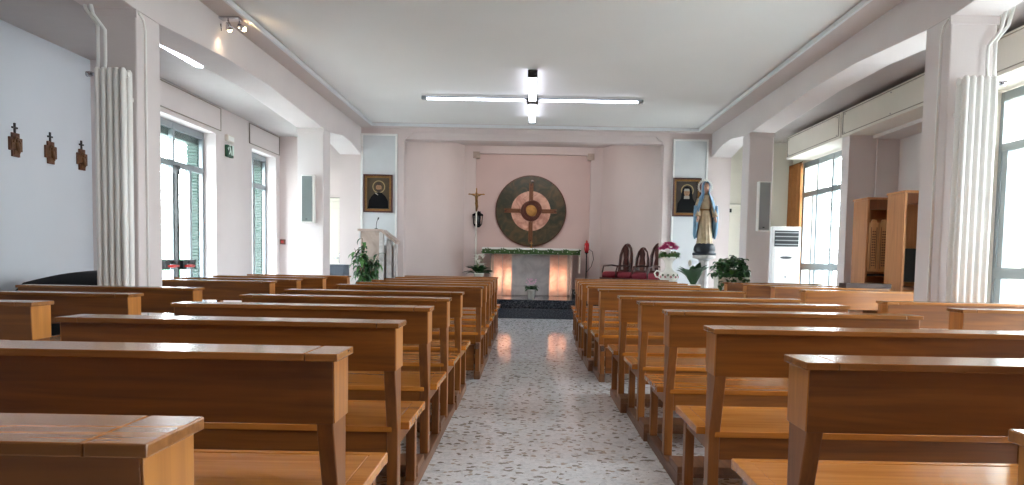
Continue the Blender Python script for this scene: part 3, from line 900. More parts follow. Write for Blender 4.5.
# ------------------------------------------------------------------ cross-shaped ceiling lamp
t = thing('ceiling_cross_lamp', 'cross-shaped fluorescent lamp on the white ceiling', 'ceiling lamp', (-.02, 11.8, HC - .05))
m = MB(); m.box(-1.72, 1.72, -.035, .035, .0, .02).box(-.05, .05, -1.72, -.05, .0, .03).box(-.05, .05, .05, 1.72, .0, .03)
m.build('bracket', 'alu', t, bevel=.005)
for k, (dx, dy) in enumerate(((-1, 0), (1, 0), (0, -1), (0, 1))):
    if dx:
        b = MB().box(min(dx * .12, dx * 1.66), max(dx * .12, dx * 1.66), -.025, .025, -.032, .0, 0)
    else:
        b = MB().box(-.055, .055, min(dy * .12, dy * 1.66), max(dy * .12, dy * 1.66), -.06, .0, 0)
    b.build('tube_cover', 'tube', t, bevel=.01)
for dx, dy in ((-1, 0), (1, 0), (0, -1), (0, 1)):
    cx, cy = dx * 1.70, dy * 1.70
    MB().box(cx - (.04 if dx else .065), cx + (.04 if dx else .065), cy - (.04 if dy else .05), cy + (.04 if dy else .035), -.07 if dy else -.036, .02).build('end_cap', 'black' if dy < 0 else 'alu', t, bevel=.008)
MB().box(-.09, .09, -.09, .09, -.06, .0).build('hub', 'black', t, bevel=.01)
MB().box(-.06, .06, -.06, .06, .02, .049).build('ceiling_mount', 'alu', t)
t = thing('aisle_tube_lamp', 'single fluorescent tube lamp on the left aisle ceiling', 'ceiling lamp', (-4.05, 8.44, HA))
MB().box(-.06, .06, -.72, .72, -.05, 0).build('housing', 'white_enamel', t, bevel=.006)
MB().box(-.045, .045, -.68, .68, -.09, -.05).build('tube_cover', 'tube', t, bevel=.012)

t = thing('hall_tube_lamp', 'fluorescent lamp on the ceiling above the photographer', 'ceiling lamp', (.0, 1.2, HC))  # lamp added out of view to brighten the near pews and floor
MB().box(-1.4, 1.4, -.08, .08, -.05, 0).build('housing', 'white_enamel', t, bevel=.006)
MB().box(-1.35, 1.35, -.06, .06, -.09, -.05).build('tube_cover', 'tube', t, bevel=.012)
d = bpy.data.lights.new('hall_lamp_light', 'AREA'); d.shape = 'RECTANGLE'; d.size = 2.7; d.size_y = .14; d.energy = 30; d.color = (1, .93, .84)
o = bpy.data.objects.new('hall_lamp_light', d); o.location = (0, 1.2, HC - .10); COL.objects.link(o)
# spot cluster
t = thing('spotlight_cluster', 'chrome spotlight cluster under the left ceiling border', 'spotlight', (-3.28, 8.05, HS))
MB().box(-.12, .14, -.06, .06, -.025, 0).build('mount', 'chrome', t, bevel=.006)
for k, (dx, dy, ax) in enumerate(((-.09, 0, (-.3, .2, -1)), (.02, -.03, (.05, .6, -1)), (.12, .02, (.9, .3, -.6)))):
    d = Vector(ax).normalized(); b = Vector((dx, dy, -.03))
    m = MB().tube([tuple(b), tuple(b + Vector((0, 0, -.05)))], .008)
    m.tube([tuple(b + Vector((0, 0, -.05)) - d * .02), tuple(b + Vector((0, 0, -.05)) + d * .05)], [.02, .038], 14)
    sh = m.build('spot_head', 'chrome', t)
    p = b + Vector((0, 0, -.05)) + d * .055
    MB().ball(tuple(p), .026, 10, 6).build('bulb', 'bulb', sh)
def spot(loc, target, energy, size, col, blend=.8, rad=.03):
    d = bpy.data.lights.new('spot_beam', 'SPOT'); d.energy = energy; d.spot_size = radians(size); d.spot_blend = blend
    d.color = col; d.shadow_soft_size = rad
    o = bpy.data.objects.new('spot_beam', d); o.location = loc
    o.rotation_euler = (Vector(target) - Vector(loc)).to_track_quat('-Z', 'Y').to_euler(); COL.objects.link(o)
spot((-3.18, 8.07, 3.54), (-2.0, 9.0, 3.72), 22, 100, (1, .72, .42))
spot((-3.24, 7.95, 3.50), (-3.4, 8.1, 2.6), 5, 95, (1, .75, .5))

# ------------------------------------------------------------------ altar
PF = .35
AX, AY = .005, 16.3
t = thing('altar', 'stone altar with glowing alabaster slabs', 'altar', (AX, AY, PF))
MB().box(-.92, .92, 0, .85, .97, 1.03).build('table_top', 'white_marble', t, bevel=.006)
MB().box(-.42, .42, .10, .16, 0, .97).box(-.92, .92, .6, .66, 0, .97).box(-.92, -.88, .25, .6, 0, .97).box(.88, .92, .25, .6, 0, .97).build('stone_panel', 'grey_stone', t, bevel=.004)
for x0, x1 in ((-.82, -.635), (-.62, -.425), (.415, .60), (.615, .80)):
    MB().box(x0, x1, .02, .035, 0.0, .97).build('alabaster_slab', 'alabaster', t)
for fx in (-.832, -.632, -.422, .403, .602, .802):
    MB().box(fx, fx + .01, .0, .095, 0, .97).build('stone_fin', 'grey_stone', t)  # fins added to mark the gaps and part the slabs' glow
for x, e in ((-.70, 4.5), (-.50, 7), (.49, 7), (.70, 6)):
    d = bpy.data.lights.new('altar_lamp', 'AREA'); d.shape = 'RECTANGLE'; d.size = .035; d.size_y = .42; d.energy = e; d.color = (1, .86, .68)
    o = bpy.data.objects.new('altar_lamp', d); o.location = (AX + x, AY + .13, PF + .36); o.rotation_euler = (radians(-90), 0, 0); COL.objects.link(o)
t = thing('altar_cloth', 'white altar cloth with a green leaf border over the altar top', 'altar cloth', (AX, AY, PF))
m = MB()
m.box(-1.07, 1.07, -.10, .88, 1.032, 1.044)
m.box(-1.07, 1.07, -.11, -.098, .90, 1.044)
m.box(-1.08, -1.07, -.05, .5, .90, 1.044)
m.box(1.07, 1.085, -.08, .5, .50, 1.044)
m.build('cloth', 'cloth', t, bevel=.004)
m = MB()
for i in range(44):
    x = -1.05 + 2.10 * i / 43
    zc = .965 + .028 * sin(i * .9)
    for s in (-1, 1):
        m.rbox((x + s * .016, -.114, zc + s * .018), (.055, .008, .024), Matrix.Rotation(s * .7 + .3 * sin(i), 3, 'Y'))
    m.ball((x, -.116, zc), (.012, .006, .012), 6, 4)
m.box(-1.07, 1.07, -.113, -.110, .905, .925); m.box(-1.07, 1.07, -.113, -.110, .925, 1.0)
m.build('leaf_border', 'garland', t)
m = MB()
for i in range(20):
    x = -1.0 + 2.0 * i / 19
    m.ball((x, -.118, .955 + .02 * sin(i * 2.)), (.011, .005, .008), 6, 4)
m.build('embroidered_blossom', 'petal_w', t)
t = thing('altar_crucifix', 'tiny gilt crucifix standing on the altar cloth', 'crucifix', (AX, AY + .25, PF + 1.044))
MB().lathe([(.04, 0), (.035, .015), (.012, .03)], n=12).build('foot', 'gold', t)
MB().box(-.008, .008, -.005, .005, .03, .15).box(-.035, .035, -.005, .005, .10, .116).build('cross', 'gold', t)

# ------------------------------------------------------------------ round stone disc
t = thing('stone_disc', 'large round green stone disc with bronze cross behind the altar', 'wall relief', (-.02, BK + .15, 2.257))
MB().cyl_y((0, 0), .80, -.06, 0, 96, r_in=.37).build('outer_ring', 'green_marble', t, bevel=.006)
MB().cyl_y((0, 0), .82, -.05, 0, 96, r_in=.80).build('rim', 'bronze', t)
MB().cyl_y((0, 0), .455, -.075, -.055, 80, r_in=.2).cyl_y((0, 0), .37, -.055, 0, 80, r_in=.2).build('pink_ring', 'pink_marble', t)
MB().cyl_y((0, 0), .235, -.11, -.0, 64, r_in=.14).cyl_y((.04, .03), .215, -.135, -.11, 64, r_in=.155).build('bronze_ring', 'bronze', t, bevel=.008)
m = MB().cyl_y((0, 0), .15, -.10, 0, 48)
m.ball((0, -.10, 0), (.13, .035, .13), 20, 10)
m.build('gilt_boss', 'gold', t)
for nm, bars in (('cross_arm', ((-.62, -.235, 0),)), ('cross_arm', ((.235, .60, 0),)), ('cross_arm', ((.235, .64, 1),)), ('cross_arm', ((-.72, -.235, 1),))):
    a, b, v = bars[0]
    m = MB()
    for k, off in enumerate((-.035, 0, .035)):
        q = a + (.0 if a > 0 else .06 * (k % 2)); r = b - (.0 if a < 0 else .06 * (k % 2))
        if v: m.box(off - .012, off + .012, -.10, -.055, q, r)
        else: m.box(q, r, -.10, -.055, off - .012, off + .012)
    if v: m.box(-.045, .045, -.085, -.055, a + .02, b - .02, 1)
    else: m.box(a + .02, b - .02, -.085, -.055, -.045, .045, 1)
    m.build(nm, ['bar_bronze', 'bronze'], t)
MB().ball((.02, -.085, .69), (.035, .025, .035), 12, 8).build('glass_boss', 'chrome', t)  # small ball stands in for a glossy highlight on the disc

# ------------------------------------------------------------------ sanctuary furnishings
def corpus(m, s, mat=0):
    """small crucified figure in the XZ plane, centre at the chest, scale s"""
    m.ball((0, -.02 * s, .20 * s), (.035 * s, .035 * s, .045 * s), 10, 8, mat)
    m.tube([(0, -.02 * s, .17 * s), (0, -.03 * s, .10 * s), (0, -.025 * s, 0), (.01 * s, -.03 * s, -.10 * s)], [.02 * s, .055 * s, .045 * s, .05 * s], 10, mat)
    for q in (-1, 1):
        m.tube([(q * .04 * s, -.025 * s, .12 * s), (q * .14 * s, -.02 * s, .16 * s), (q * .24 * s, -.015 * s, .20 * s)], [.022 * s, .017 * s, .012 * s], 8, mat)
        m.tube([(q * .02 * s, -.03 * s, -.10 * s), (q * .025 * s + .02 * s, -.05 * s, -.24 * s), (q * .01 * s, -.02 * s, -.40 * s)], [.03 * s, .024 * s, .014 * s], 8, mat)
t = thing('processional_cross', 'tall processional crucifix on a pale pole left of the altar', 'crucifix', (-1.16, 15.6, PF))
MB().lathe([(.14, 0), (.14, .03), (.05, .05), (.02, .12)], n=20).build('foot', 'gold_dark', t)
MB().lathe([(.016, .10), (.016, 1.75), (.028, 1.78), (.016, 1.82)], n=12).build('pole', 'ceramic', t)
MB().box(-.012, .012, -.01, .01, 1.8, 2.26).box(-.17, .17, -.01, .01, 2.12, 2.145).build('cross', 'gold', t, bevel=.003)
m = MB(); corpus(m, .62)
o = m.build('corpus', 'gold_dark', t); o.location = (0, -.01, 2.02)
t = thing('wall_lantern', 'black iron lantern on the wall behind the crucifix pole', 'lantern', (-1.235, BK + .15, 2.08)); t.scale = (1.35, 1.2, 1.25)
m = MB()
m.box(-.04, .04, -.03, 0, -.12, .12); m.tube([(0, -.02, .05), (0, -.1, .12), (0, -.16, .10)], .01)
m.lathe([(.02, .10), (.09, .06), (.095, .04), (.07, .03)], (0, -.16, 0), 12); m.lathe([(.03, -.18), (.06, -.15), (.075, -.12), (.06, -.12)], (0, -.16, 0), 12)
for k in range(6):
    a = pi * k / 3; m.tube([(.068 * cos(a), -.16 + .068 * sin(a), -.12), (.08 * cos(a), -.16 + .08 * sin(a), .04)], .008, 6)
m.build('iron_cage', 'lead', t)
MB().lathe([(.03, -.12), (.05, -.06), (.055, .02), (.04, .03)], (0, -.16, 0), 16).build('lamp_glass', 'ac_dark', t)
t = thing('track_lamp', 'lamp rail hidden behind the sanctuary beam', 'ceiling lamp', (0, 15.08, AP))  # invented fixture behind the beam, added to lift the dark altar wall
MB().box(-1.2, 1.2, -.04, .04, -.06, 0).build('housing', 'white_enamel', t, bevel=.006)
d = bpy.data.lights.new('sanctuary_wash', 'AREA'); d.shape = 'RECTANGLE'; d.size = 2.4; d.size_y = .08; d.energy = 34; d.color = (1, .95, .90)
o = bpy.data.objects.new('sanctuary_wash', d); o.location = (0, 15.08, AP - .065); o.rotation_euler = (radians(40), 0, 0); COL.objects.link(o)
# sanctuary candle stand
t = thing('sanctuary_lamp_stand', 'thin black stand with a red lamp right of the altar', 'lamp stand', (1.17, 15.6, PF))
m = MB().lathe([(.12, 0), (.12, .015), (.03, .04), (.012, .08), (.012, .93), (.05, .96)], n=16)
m.tube([(.012, 0, .55), (.10, 0, .66), (.15, 0, .82), (.12, 0, .98), (.05, 0, 1.03)], .006, 6)
m.build('stand', 'lead', t)
MB().lathe([(.035, .96), (.055, 1.02), (.055, 1.12), (.04, 1.16)], n=16).build('red_glass', 'redglass', t)
MB().lathe([(.02, 1.14), (.02, 1.19), (.006, 1.22)], n=10).build('candle', 'redglass', t)
t = thing('floor_box', 'small black box on the platform right of the altar', 'box', (.98, 16.05, PF))
MB().box(-.07, .07, -.07, .07, 0, .17).build('body', 'black', t, bevel=.006)
MB().cyl_y((0, .09), .05, -.075, -.07, 16, r_in=.035).build('ring', 'alu', t)

def pot(mb, r0, r1, h, z=0, n=24, mat=0):
    mb.lathe([(r0, z), (r1 * .97, z + h * .86), (r1 * 1.06, z + h * .86), (r1 * 1.06, z + h), (r1 * .95, z + h), (r1 * .93, z + h * .9)], n=n, mat=mat)
# white cyclamen
t = thing('potted_cyclamen', 'pale flowering cyclamen in a white pot before the altar', 'potted plant', (.02, 14.85, PF))
m = MB(); pot(m, .062, .085, .19); m.build('pot', 'ceramic', t)
m = MB(); m.lathe([(.078, .165), (.078, .172)], n=16); m.build('soil', 'soil', t)
m = MB()
for i in range(46):
    a = random.uniform(0, 2 * pi); r = random.uniform(.01, .05)
    m.leaf((r * cos(a), r * sin(a), .18 + random.uniform(0, .05)), a, random.uniform(.1, .9), random.uniform(.08, .14), .07, .7)
m.build('foliage', 'leaf', t)
m = MB()
for i in range(26):
    a = random.uniform(0, 2 * pi); r = random.uniform(.0, .12); z = .30 + random.uniform(-.03, .08)
    for k in range(5):
        m.leaf((r * cos(a), r * sin(a), z), a + k * 1.256, .9, .04, .026, -.3, seg=3)
m.build('blossom', 'petal_p', t)
# lily on a stand left of the altar
t = thing('potted_lily', 'white lily plant with dark leaves left of the altar', 'potted plant', (-1.04, 14.9, PF))
m = MB(); m.lathe([(.11, 0), (.11, .02), (.025, .04), (.025, .30), (.12, .32), (.12, .34)], n=20); m.build('stand', 'gold_dark', t)
m = MB(); pot(m, .07, .10, .16, .34); m.build('pot', 'ceramic', t)
m = MB()
for i in range(26):
    a = 2 * pi * i / 26 + random.uniform(-.2, .2)
    m.leaf((.03 * cos(a), .03 * sin(a), .46), a, random.uniform(.5, 1.3), random.uniform(.24, .36), .11, .6)
m.build('foliage', 'leaf', t)
m = MB()
for i in range(9):
    a = random.uniform(0, 2 * pi); r = random.uniform(.02, .14); h = random.uniform(.58, .86)
    m.tube([(0, 0, .45), (r * .6 * cos(a), r * .6 * sin(a), .45 + (h - .45) * .6), (r * cos(a), r * sin(a), h)], .004, 5, mat=1)
    for k in range(5):
        m.leaf((r * cos(a), r * sin(a), h - .02), a + k * 1.256, 1.15, .12, .06, .8, seg=4)
m.build('lily_blossom', ['petal_w', 'stem'], t)

# carved chairs
def carved_chair(x, y, rz, lab, hb=1.12, arms=True):
    t = thing('carved_chair', lab, 'chair', (x, y, PF), rz, 'dark chairs along the slanting wall')
    # faces local -Y
    m = MB()
    for s in (-1, 1):
        m.tube([(s * .20, .22, 0), (s * .205, .21, .45), (s * .20, .25, hb * .8), (s * .15, .275, hb * .93), (s * .07, .28, hb * .99), (0, .28, hb)], [.03, .033, .03, .03, .032, .036], 8)
    m.box(-.20, .20, .205, .235, .56, .61)
    m.build('back_frame', 'mahogany', t)
    m = MB().prism([(-.07, .60), (.07, .60), (.095, .75), (.06, .86), (.085, hb * .9), (.04, hb * .97), (-.04, hb * .97), (-.085, hb * .9), (-.06, .86), (-.095, .75)], .235, .255, 'y')
    m.build('back_splat', 'mahogany', t)
    for s in (-1, 1):
        MB().tube([(s * .22, -.24, .42), (s * .235, -.25, .25), (s * .22, -.24, .05), (s * .225, -.26, 0)], [.03, .024, .015, .022], 8).build('leg', 'mahogany', t)
        if arms:
            MB().tube([(s * .20, .22, .68), (s * .25, .05, .70), (s * .26, -.15, .68), (s * .25, -.18, .56), (s * .24, -.17, .45)], .018, 8).build('armrest', 'mahogany', t)
    MB().box(-.25, .25, -.26, .23, .38, .44).build('seat_frame', 'mahogany', t, bevel=.01)
    m = MB(); rs = []
    for z, q in ((.44, 1), (.50, 1.02), (.545, .96), (.565, .80), (.57, .4)):
        rs.append([(.245 * q * (abs(cos(a)) ** .45) * (1 if cos(a) >= 0 else -1), -.015 + .235 * q * (abs(sin(a)) ** .45) * (1 if sin(a) >= 0 else -1), z) for a in [2 * pi * i / 28 for i in range(28)]])
    m.rings(rs); m.build('cushion', 'velvet', t)
FR = radians(-62)
carved_chair(1.83, 15.86, FR, 'dark carved chair nearest the altar with crimson seat', 1.14)
carved_chair(2.10, 15.30, FR, 'middle dark chair with lower square back and crimson seat', 1.06, False)
carved_chair(2.33, 14.80, FR, 'dark carved chair behind the flowered jug with crimson seat', 1.14)

# ------------------------------------------------------------------ portraits
def poly_disc(cx, cz, rx, rz_, n=28):
    return [(cx + rx * cos(2 * pi * i / n), cz + rz_ * sin(2 * pi * i / n)) for i in range(n)]
def portrait(x0, x1, z0, z1, lab, nun):
    cx, cz = (x0 + x1) / 2, (z0 + z1) / 2; w, h = (x1 - x0) / 2, (z1 - z0) / 2
    t = thing('framed_portrait', lab, 'painting', (cx, 14.575, cz), group='framed portraits')
    def fr(o, i, y, nm, mt):
        m = MB()
        m.box(-o, -i, y, 0, -h + (w - o), h - (w - o)); m.box(i, o, y, 0, -h + (w - o), h - (w - o))
        hi = h - (w - i)
        m.box(-i, i, y, 0, hi, h - (w - o)); m.box(-i, i, y, 0, -h + (w - o), -hi)
        m.build(nm, mt, t, bevel=.004)
    fr(w, w - .03, -.05, 'outer_frame', 'mahogany')
    fr(w - .03, w - .065, -.04, 'gilt_slip', 'gold_dark')
    m = MB()
    iw, ih = w - .06, h - .06
    m.box(-iw, iw, -.012, -.004, -ih, ih, 0)
    def layer(poly, k, mt):
        m.prism(poly, -.012 - .0015 * k, -.012, 'y', mt)
    layer(poly_disc(0.01, .13, .125, .125), 1, 1)
    layer(poly_disc(0.01, .13, .105, .105), 2, 0)
    if nun:
        layer([(-.19, -ih + .02), (-.17, -.12), (-.11, -.02), (-.10, .10), (-.06, .19), (.0, .215), (.07, .19), (.105, .10), (.12, -.02), (.18, -.12), (.20, -ih + .02)], 3, 2)
        layer(poly_disc(.0, .09, .055, .075), 4, 3)
        layer([(-.055, -.03), (.055, -.03), (.05, .03), (-.05, .03)], 5, 5)
        layer([(-.055, .12), (.055, .12), (.045, .165), (-.045, .165)], 5, 5)
        layer(poly_disc(-.02, .10, .008, .005, 8), 6, 4); layer(poly_disc(.022, .10, .008, .005, 8), 6, 4)
        layer([(-.012, .055), (.014, .055), (.014, .06), (-.012, .06)], 6, 4)
    else:
        layer([(-.20, -ih + .02), (-.18, -.14), (-.13, -.05), (-.05, .02), (.06, .02), (.14, -.05), (.19, -.14), (.20, -ih + .02)], 3, 2)
        layer(poly_disc(.01, .115, .055, .075), 4, 3)
        layer([(-.05, .14), (-.045, .19), (.0, .205), (.05, .195), (.07, .14), (.045, .16), (-.02, .165)], 5, 4)
        layer([(-.04, .09), (-.02, .075), (.03, .075), (.055, .09), (.04, .03), (.005, .01), (-.025, .035)], 5, 4)
        layer([(-.05, .02), (.0, -.02), (-.01, -.035), (-.065, .005)], 5, 5)
        layer(poly_disc(-.01, .125, .008, .005, 8), 6, 4); layer(poly_disc(.032, .125, .008, .005, 8), 6, 4)
    m.build('canvas', ['canvas2' if nun else 'canvas', 'halo', 'lead', 'faceflat', 'beard', 'veil_grey'], t)
portrait(-3.29, -2.72, 2.005, 2.74, 'framed portrait of a bearded haloed man above the lectern', False)
portrait(2.745, 3.30, 2.035, 2.78, 'framed portrait of a haloed nun beside the statue', True)

# ------------------------------------------------------------------ lectern
t = thing('lectern', 'pale stone lectern with slanting top below the left portrait', 'lectern', (-2.82, 13.85, 0))
MB().box(-.38, .38, -.28, .28, 0, .20).box(-.34, .34, -.25, .25, .20, .28).build('plinth', 'white_marble', t, bevel=.006)
MB().box(-.31, .03, -.22, -.16, .28, 1.60).build('front_panel', 'taupe_marble', t, bevel=.004)
MB().box(-.34, -.31, -.23, -.13, .28, 1.60).box(.03, .10, -.24, -.10, .28, 1.58).build('pilaster', 'white_marble', t, bevel=.004)
MB().box(.14, .22, -.10, .02, .28, 1.49).build('pilaster', 'white_marble', t, bevel=.004)
MB().box(.26, .31, .0, .14, .28, 1.38).build('pilaster', 'white_marble', t, bevel=.004)
MB().box(-.31, .28, .14, .2, .28, 1.36).box(-.34, -.31, -.12, .19, .28, 1.58).build('side_panel', 'grey_stone', t, bevel=.004)
MB().prism([(-.36, 1.60), (.06, 1.60), (.34, 1.38), (.34, 1.44), (.08, 1.645), (-.36, 1.645)], -.27, .22, 'y').build('top_slab', 'taupe_marble', t, bevel=.006)
t = thing('microphone', 'thin gooseneck microphone on the lectern', 'microphone', (-2.87, 13.75, 1.645))
MB().lathe([(.035, 0), (.035, .012), (.01, .02)], n=14).build('base', 'black', t)
MB().tube([(0, 0, .01), (0, 0, .08), (.01, 0, .14), (.03, 0, .19)], .006, 6).build('gooseneck', 'black', t)
MB().tube([(.03, 0, .18), (.045, 0, .22)], .013, 8).build('capsule', 'black', t)

# ------------------------------------------------------------------ plants right and left
t = thing('potted_tree', 'bushy green potted plant in front of the lectern', 'potted plant', (-2.92, 13.15, 0))
m = MB(); pot(m, .14, .19, .34); m.build('pot', 'terracotta', t)
MB().lathe([(.17, .30), (.17, .315)], n=20).build('soil', 'soil', t)
m = MB()
tips = []
for i in range(9):
    a = 2 * pi * i / 9 + random.uniform(-.3, .3); r = random.uniform(.08, .28); h = random.uniform(.85, 1.36)
    if i == 0: a, r, h = pi * .9, .08, 1.46
    p = [(.02 * cos(a), .02 * sin(a), .30), (r * .35 * cos(a), r * .35 * sin(a), .3 + (h - .3) * .5), (r * cos(a), r * sin(a), h)]
    m.tube(p, [.012, .009, .004], 6); tips.append(p)
m.build('stem', 'bark', t)
m = MB()
for p in tips:
    for k in range(26):
        u = random.uniform(.25, 1.0)
        A, B, C_ = (Vector(q) for q in p)
        q = A.lerp(B, u * 2) if u < .5 else B.lerp(C_, (u - .5) * 2)
        m.leaf(tuple(q), random.uniform(0, 2 * pi), random.uniform(-.3, .8), random.uniform(.16, .28), random.uniform(.045, .075), 1.0, mat=random.choice((0, 0, 1)), seg=4)
m.build('foliage', ['leaf', 'leaf2'], t)

def pedestal(x, y, h, lab, r=.13, mt='white_marble'):
    t = thing('pedestal', lab, 'pedestal', (x, y, 0), group=None)
    MB().lathe([(r * 1.35, 0), (r * 1.35, .06), (r * 1.1, .09), (r, .12)], n=28).build('base', mt, t)
    MB().lathe([(r * .66, .12), (r * .62, h - .10)], n=48, mod=lambda a, z: 1 - .10 * abs(sin(6 * a))).build('shaft', 'grey_stone', t)
    MB().lathe([(r * .66, h - .10), (r * .9, h - .07), (r * 1.45, h - .05), (r * 1.45, h)], n=28).build('capital', mt, t)
    return t
SXX, SYY = 3.035, 13.0
pedestal(SXX, SYY, 1.27, 'fluted white stone pedestal under the statue', .135)
pedestal(2.42, 13.0, .78, 'low stone pedestal under the flowered jug', .12)
# ceramic jug planter with magenta flowers
t = thing('ceramic_jug', 'white ceramic jug with painted flowers and one handle on a pedestal', 'jug', (2.42, 13.0, .78))
m = MB().lathe([(.09, 0), (.12, .02), (.165, .07), (.175, .12), (.15, .17), (.09, .20), (.062, .24), (.058, .30), (.075, .37), (.12, .42), (.16, .445), (.15, .45), (.11, .43)], n=36)
m.build('body', 'ceramic', t)
MB().tube([(-.15, 0, .08), (-.22, 0, .10), (-.245, 0, .16), (-.21, 0, .205), (-.16, 0, .19), (-.145, 0, .15)], .014, 8).build('handle', 'ceramic', t)
m = MB()
for i in range(9):
    a = -pi * (.12 + .09 * i); r = .172
    z = .10 + .03 * (i % 2)
    for k in range(5):
        m.ball((r * cos(a) + .014 * cos(k * 1.256) * sin(a), r * sin(a) - .014 * cos(k * 1.256) * cos(a) * 1, z + .014 * sin(k * 1.256)), .009, 6, 4, mat=i % 2)
m.build('painted_flower', ['cer_flower', 'garland'], t)
t = thing('magenta_flowers', 'bunch of magenta flowers with green leaves in the ceramic jug', 'flowers', (2.42, 13.0, 1.20))
m = MB()
for i in range(60):
    a = random.uniform(0, 2 * pi)
    m.leaf((.08 * cos(a), .08 * sin(a), .03 + random.uniform(-.0, .06)), a, random.uniform(.0, .9), random.uniform(.10, .16), .07, .9, mat=i % 2)
m.build('foliage', ['leaf2', 'stem'], t)
m = MB()
for i in range(90):
    a = random.uniform(0, 2 * pi); r = .16 * random.random() ** .5; z = .13 + .13 * cos(r / .16 * 1.4) + random.uniform(-.02, .02)
    for k in range(5):
        m.leaf((r * cos(a), r * sin(a), z), a + k * 1.256, .6, .055, .045, .4, seg=3)
m.build('blossom', 'petal_m', t)
# peace lily
t = thing('peace_lily', 'dark-leaved peace lily with one pale bloom beside the jug', 'potted plant', (2.76, 12.55, 0))
m = MB(); m.lathe([(.13, 0), (.13, .02), (.02, .04), (.02, .53), (.13, .55), (.13, .57)], n=20); m.build('stand', 'lead', t)
m = MB(); pot(m, .09, .12, .2, .57); m.build('pot', 'ceramic', t)
m = MB()
for i in range(24):
    a = 2 * pi * i / 24 + random.uniform(-.2, .2)
    L = random.uniform(.26, .36); tl = random.uniform(1.1, 1.5)
    m.leaf((.03 * cos(a), .03 * sin(a), .75), a, tl, L + .10, .15, random.uniform(.2, .6), seg=7)
m.build('foliage', 'leaf', t)
m = MB().tube([(0, 0, .75), (-.04, 0, .95), (-.07, 0, 1.10)], .005, 6, mat=1)
m.leaf((-.07, 0, 1.06), pi * .4, 1.3, .14, .07, .2); m.leaf((-.07, 0, 1.06), pi * 1.4, 1.5, .12, .05, .2)
m.build('bloom', ['petal_w', 'stem'], t)
# pothos trough
t = thing('leafy_planter', 'dense green leafy plant in a white trough right of the statue', 'potted plant', (3.17, 11.7, 0))
MB().box(-.22, .22, -.12, .12, .03, .72).box(-.24, .24, -.14, .14, 0, .03).build('stand', 'oak_dark', t, bevel=.006)
MB().box(-.24, .24, -.13, .13, .72, .90).box(-.255, .255, -.145, .145, .88, .92).build('trough', 'ceramic', t, bevel=.008)
m = MB()
for i in range(210):
    a = random.uniform(0, 2 * pi); x = random.uniform(-.24, .24)
    zz = .93 + random.uniform(0, .30) * (1 - (x / .36) ** 2)
    m.leaf((x, random.uniform(-.12, .12), zz), a, random.uniform(-.3, 1.0), random.uniform(.10, .16), random.uniform(.07, .10), .9, mat=random.choice((0, 0, 0, 1)), seg=4)
for i in range(50):
    x = random.uniform(-.27, .27)
    m.leaf((x, -.15, random.uniform(.74, .98)), -pi / 2 + random.uniform(-1.4, 1.4), random.uniform(-.6, .4), .08, .06, .8, seg=4)
m.build('foliage', ['leaf', 'leaf2'], t)

# ------------------------------------------------------------------ Madonna statue
t = thing('madonna_statue', 'painted statue of a haloed woman in blue cloak and cream robe', 'statue', (SXX, SYY, 1.27))
m = MB().lathe([(.205, 0), (.205, .04), (.17, .05), (.19, .09), (.18, .15), (.15, .20), (.08, .225)], n=32, sy=.85)
m.build('globe_base', 'globe', t)
def ell(cx, cy, z, rx, ry, n=56, fold=0.0, k=11, ph=0.0):
    return [(cx + rx * cos(a) * (1 + fold * sin(k * a + ph)), cy + ry * sin(a) * (1 + fold * sin(k * a + ph)), z) for a in [2 * pi * i / n for i in range(n)]]
# robe and body: one continuous surface from hem to neck and head
m = MB(); rs = []
for z, rx, ry, f, cx in ((.15, .135, .12, .07, .0), (.18, .14, .125, .07, 0), (.30, .125, .11, .06, 0), (.50, .115, .10, .05, -.005), (.66, .108, .09, .035, -.005), (.77, .082, .07, .02, -.005), (.80, .078, .066, 0, -.005), (.88, .10, .078, .01, -.005), (.97, .115, .08, 0, -.005), (1.02, .10, .07, 0, -.005), (1.05, .05, .045, 0, -.005)):
    rs.append(ell(cx, 0, z, rx, ry, fold=f, ph=z * 2))
m.rings(rs, 0)
rs = []
for z, rx, ry, cy in ((1.04, .034, .034, 0), (1.09, .03, .032, -.004), (1.11, .044, .05, -.012), (1.14, .056, .066, -.014), (1.18, .062, .072, -.010), (1.22, .058, .068, -.004), (1.255, .035, .045, 0), (1.265, .01, .01, 0)):
    rs.append(ell(-.005, cy, z, rx, ry, n=24))
m.rings(rs, 1)
m.tube([(-.005, -.080, 1.185), (-.005, -.093, 1.155), (-.005, -.084, 1.150)], [.005, .010, .006], 8, mat=1)   # nose
for s in (-1, 1):
    m.ball((-.005 + s * .022, -.077, 1.178), (.009, .005, .004), 8, 6, mat=3)
    m.box(-.005 + s * .022 - .011, -.005 + s * .022 + .011, -.081, -.070, 1.191, 1.194, 2)
m.ball((-.005, -.080, 1.132), (.014, .006, .004), 8, 6, mat=4)
m.build('body', ['robe', 'skin', 'brownhair', 'black', 'cer_flower'], t)
# belt
m = MB(); m.rings([ell(-.005, 0, .775, .088, .076), ell(-.005, 0, .805, .086, .074)], 0); m.build('sash', 'gold_dark', t)
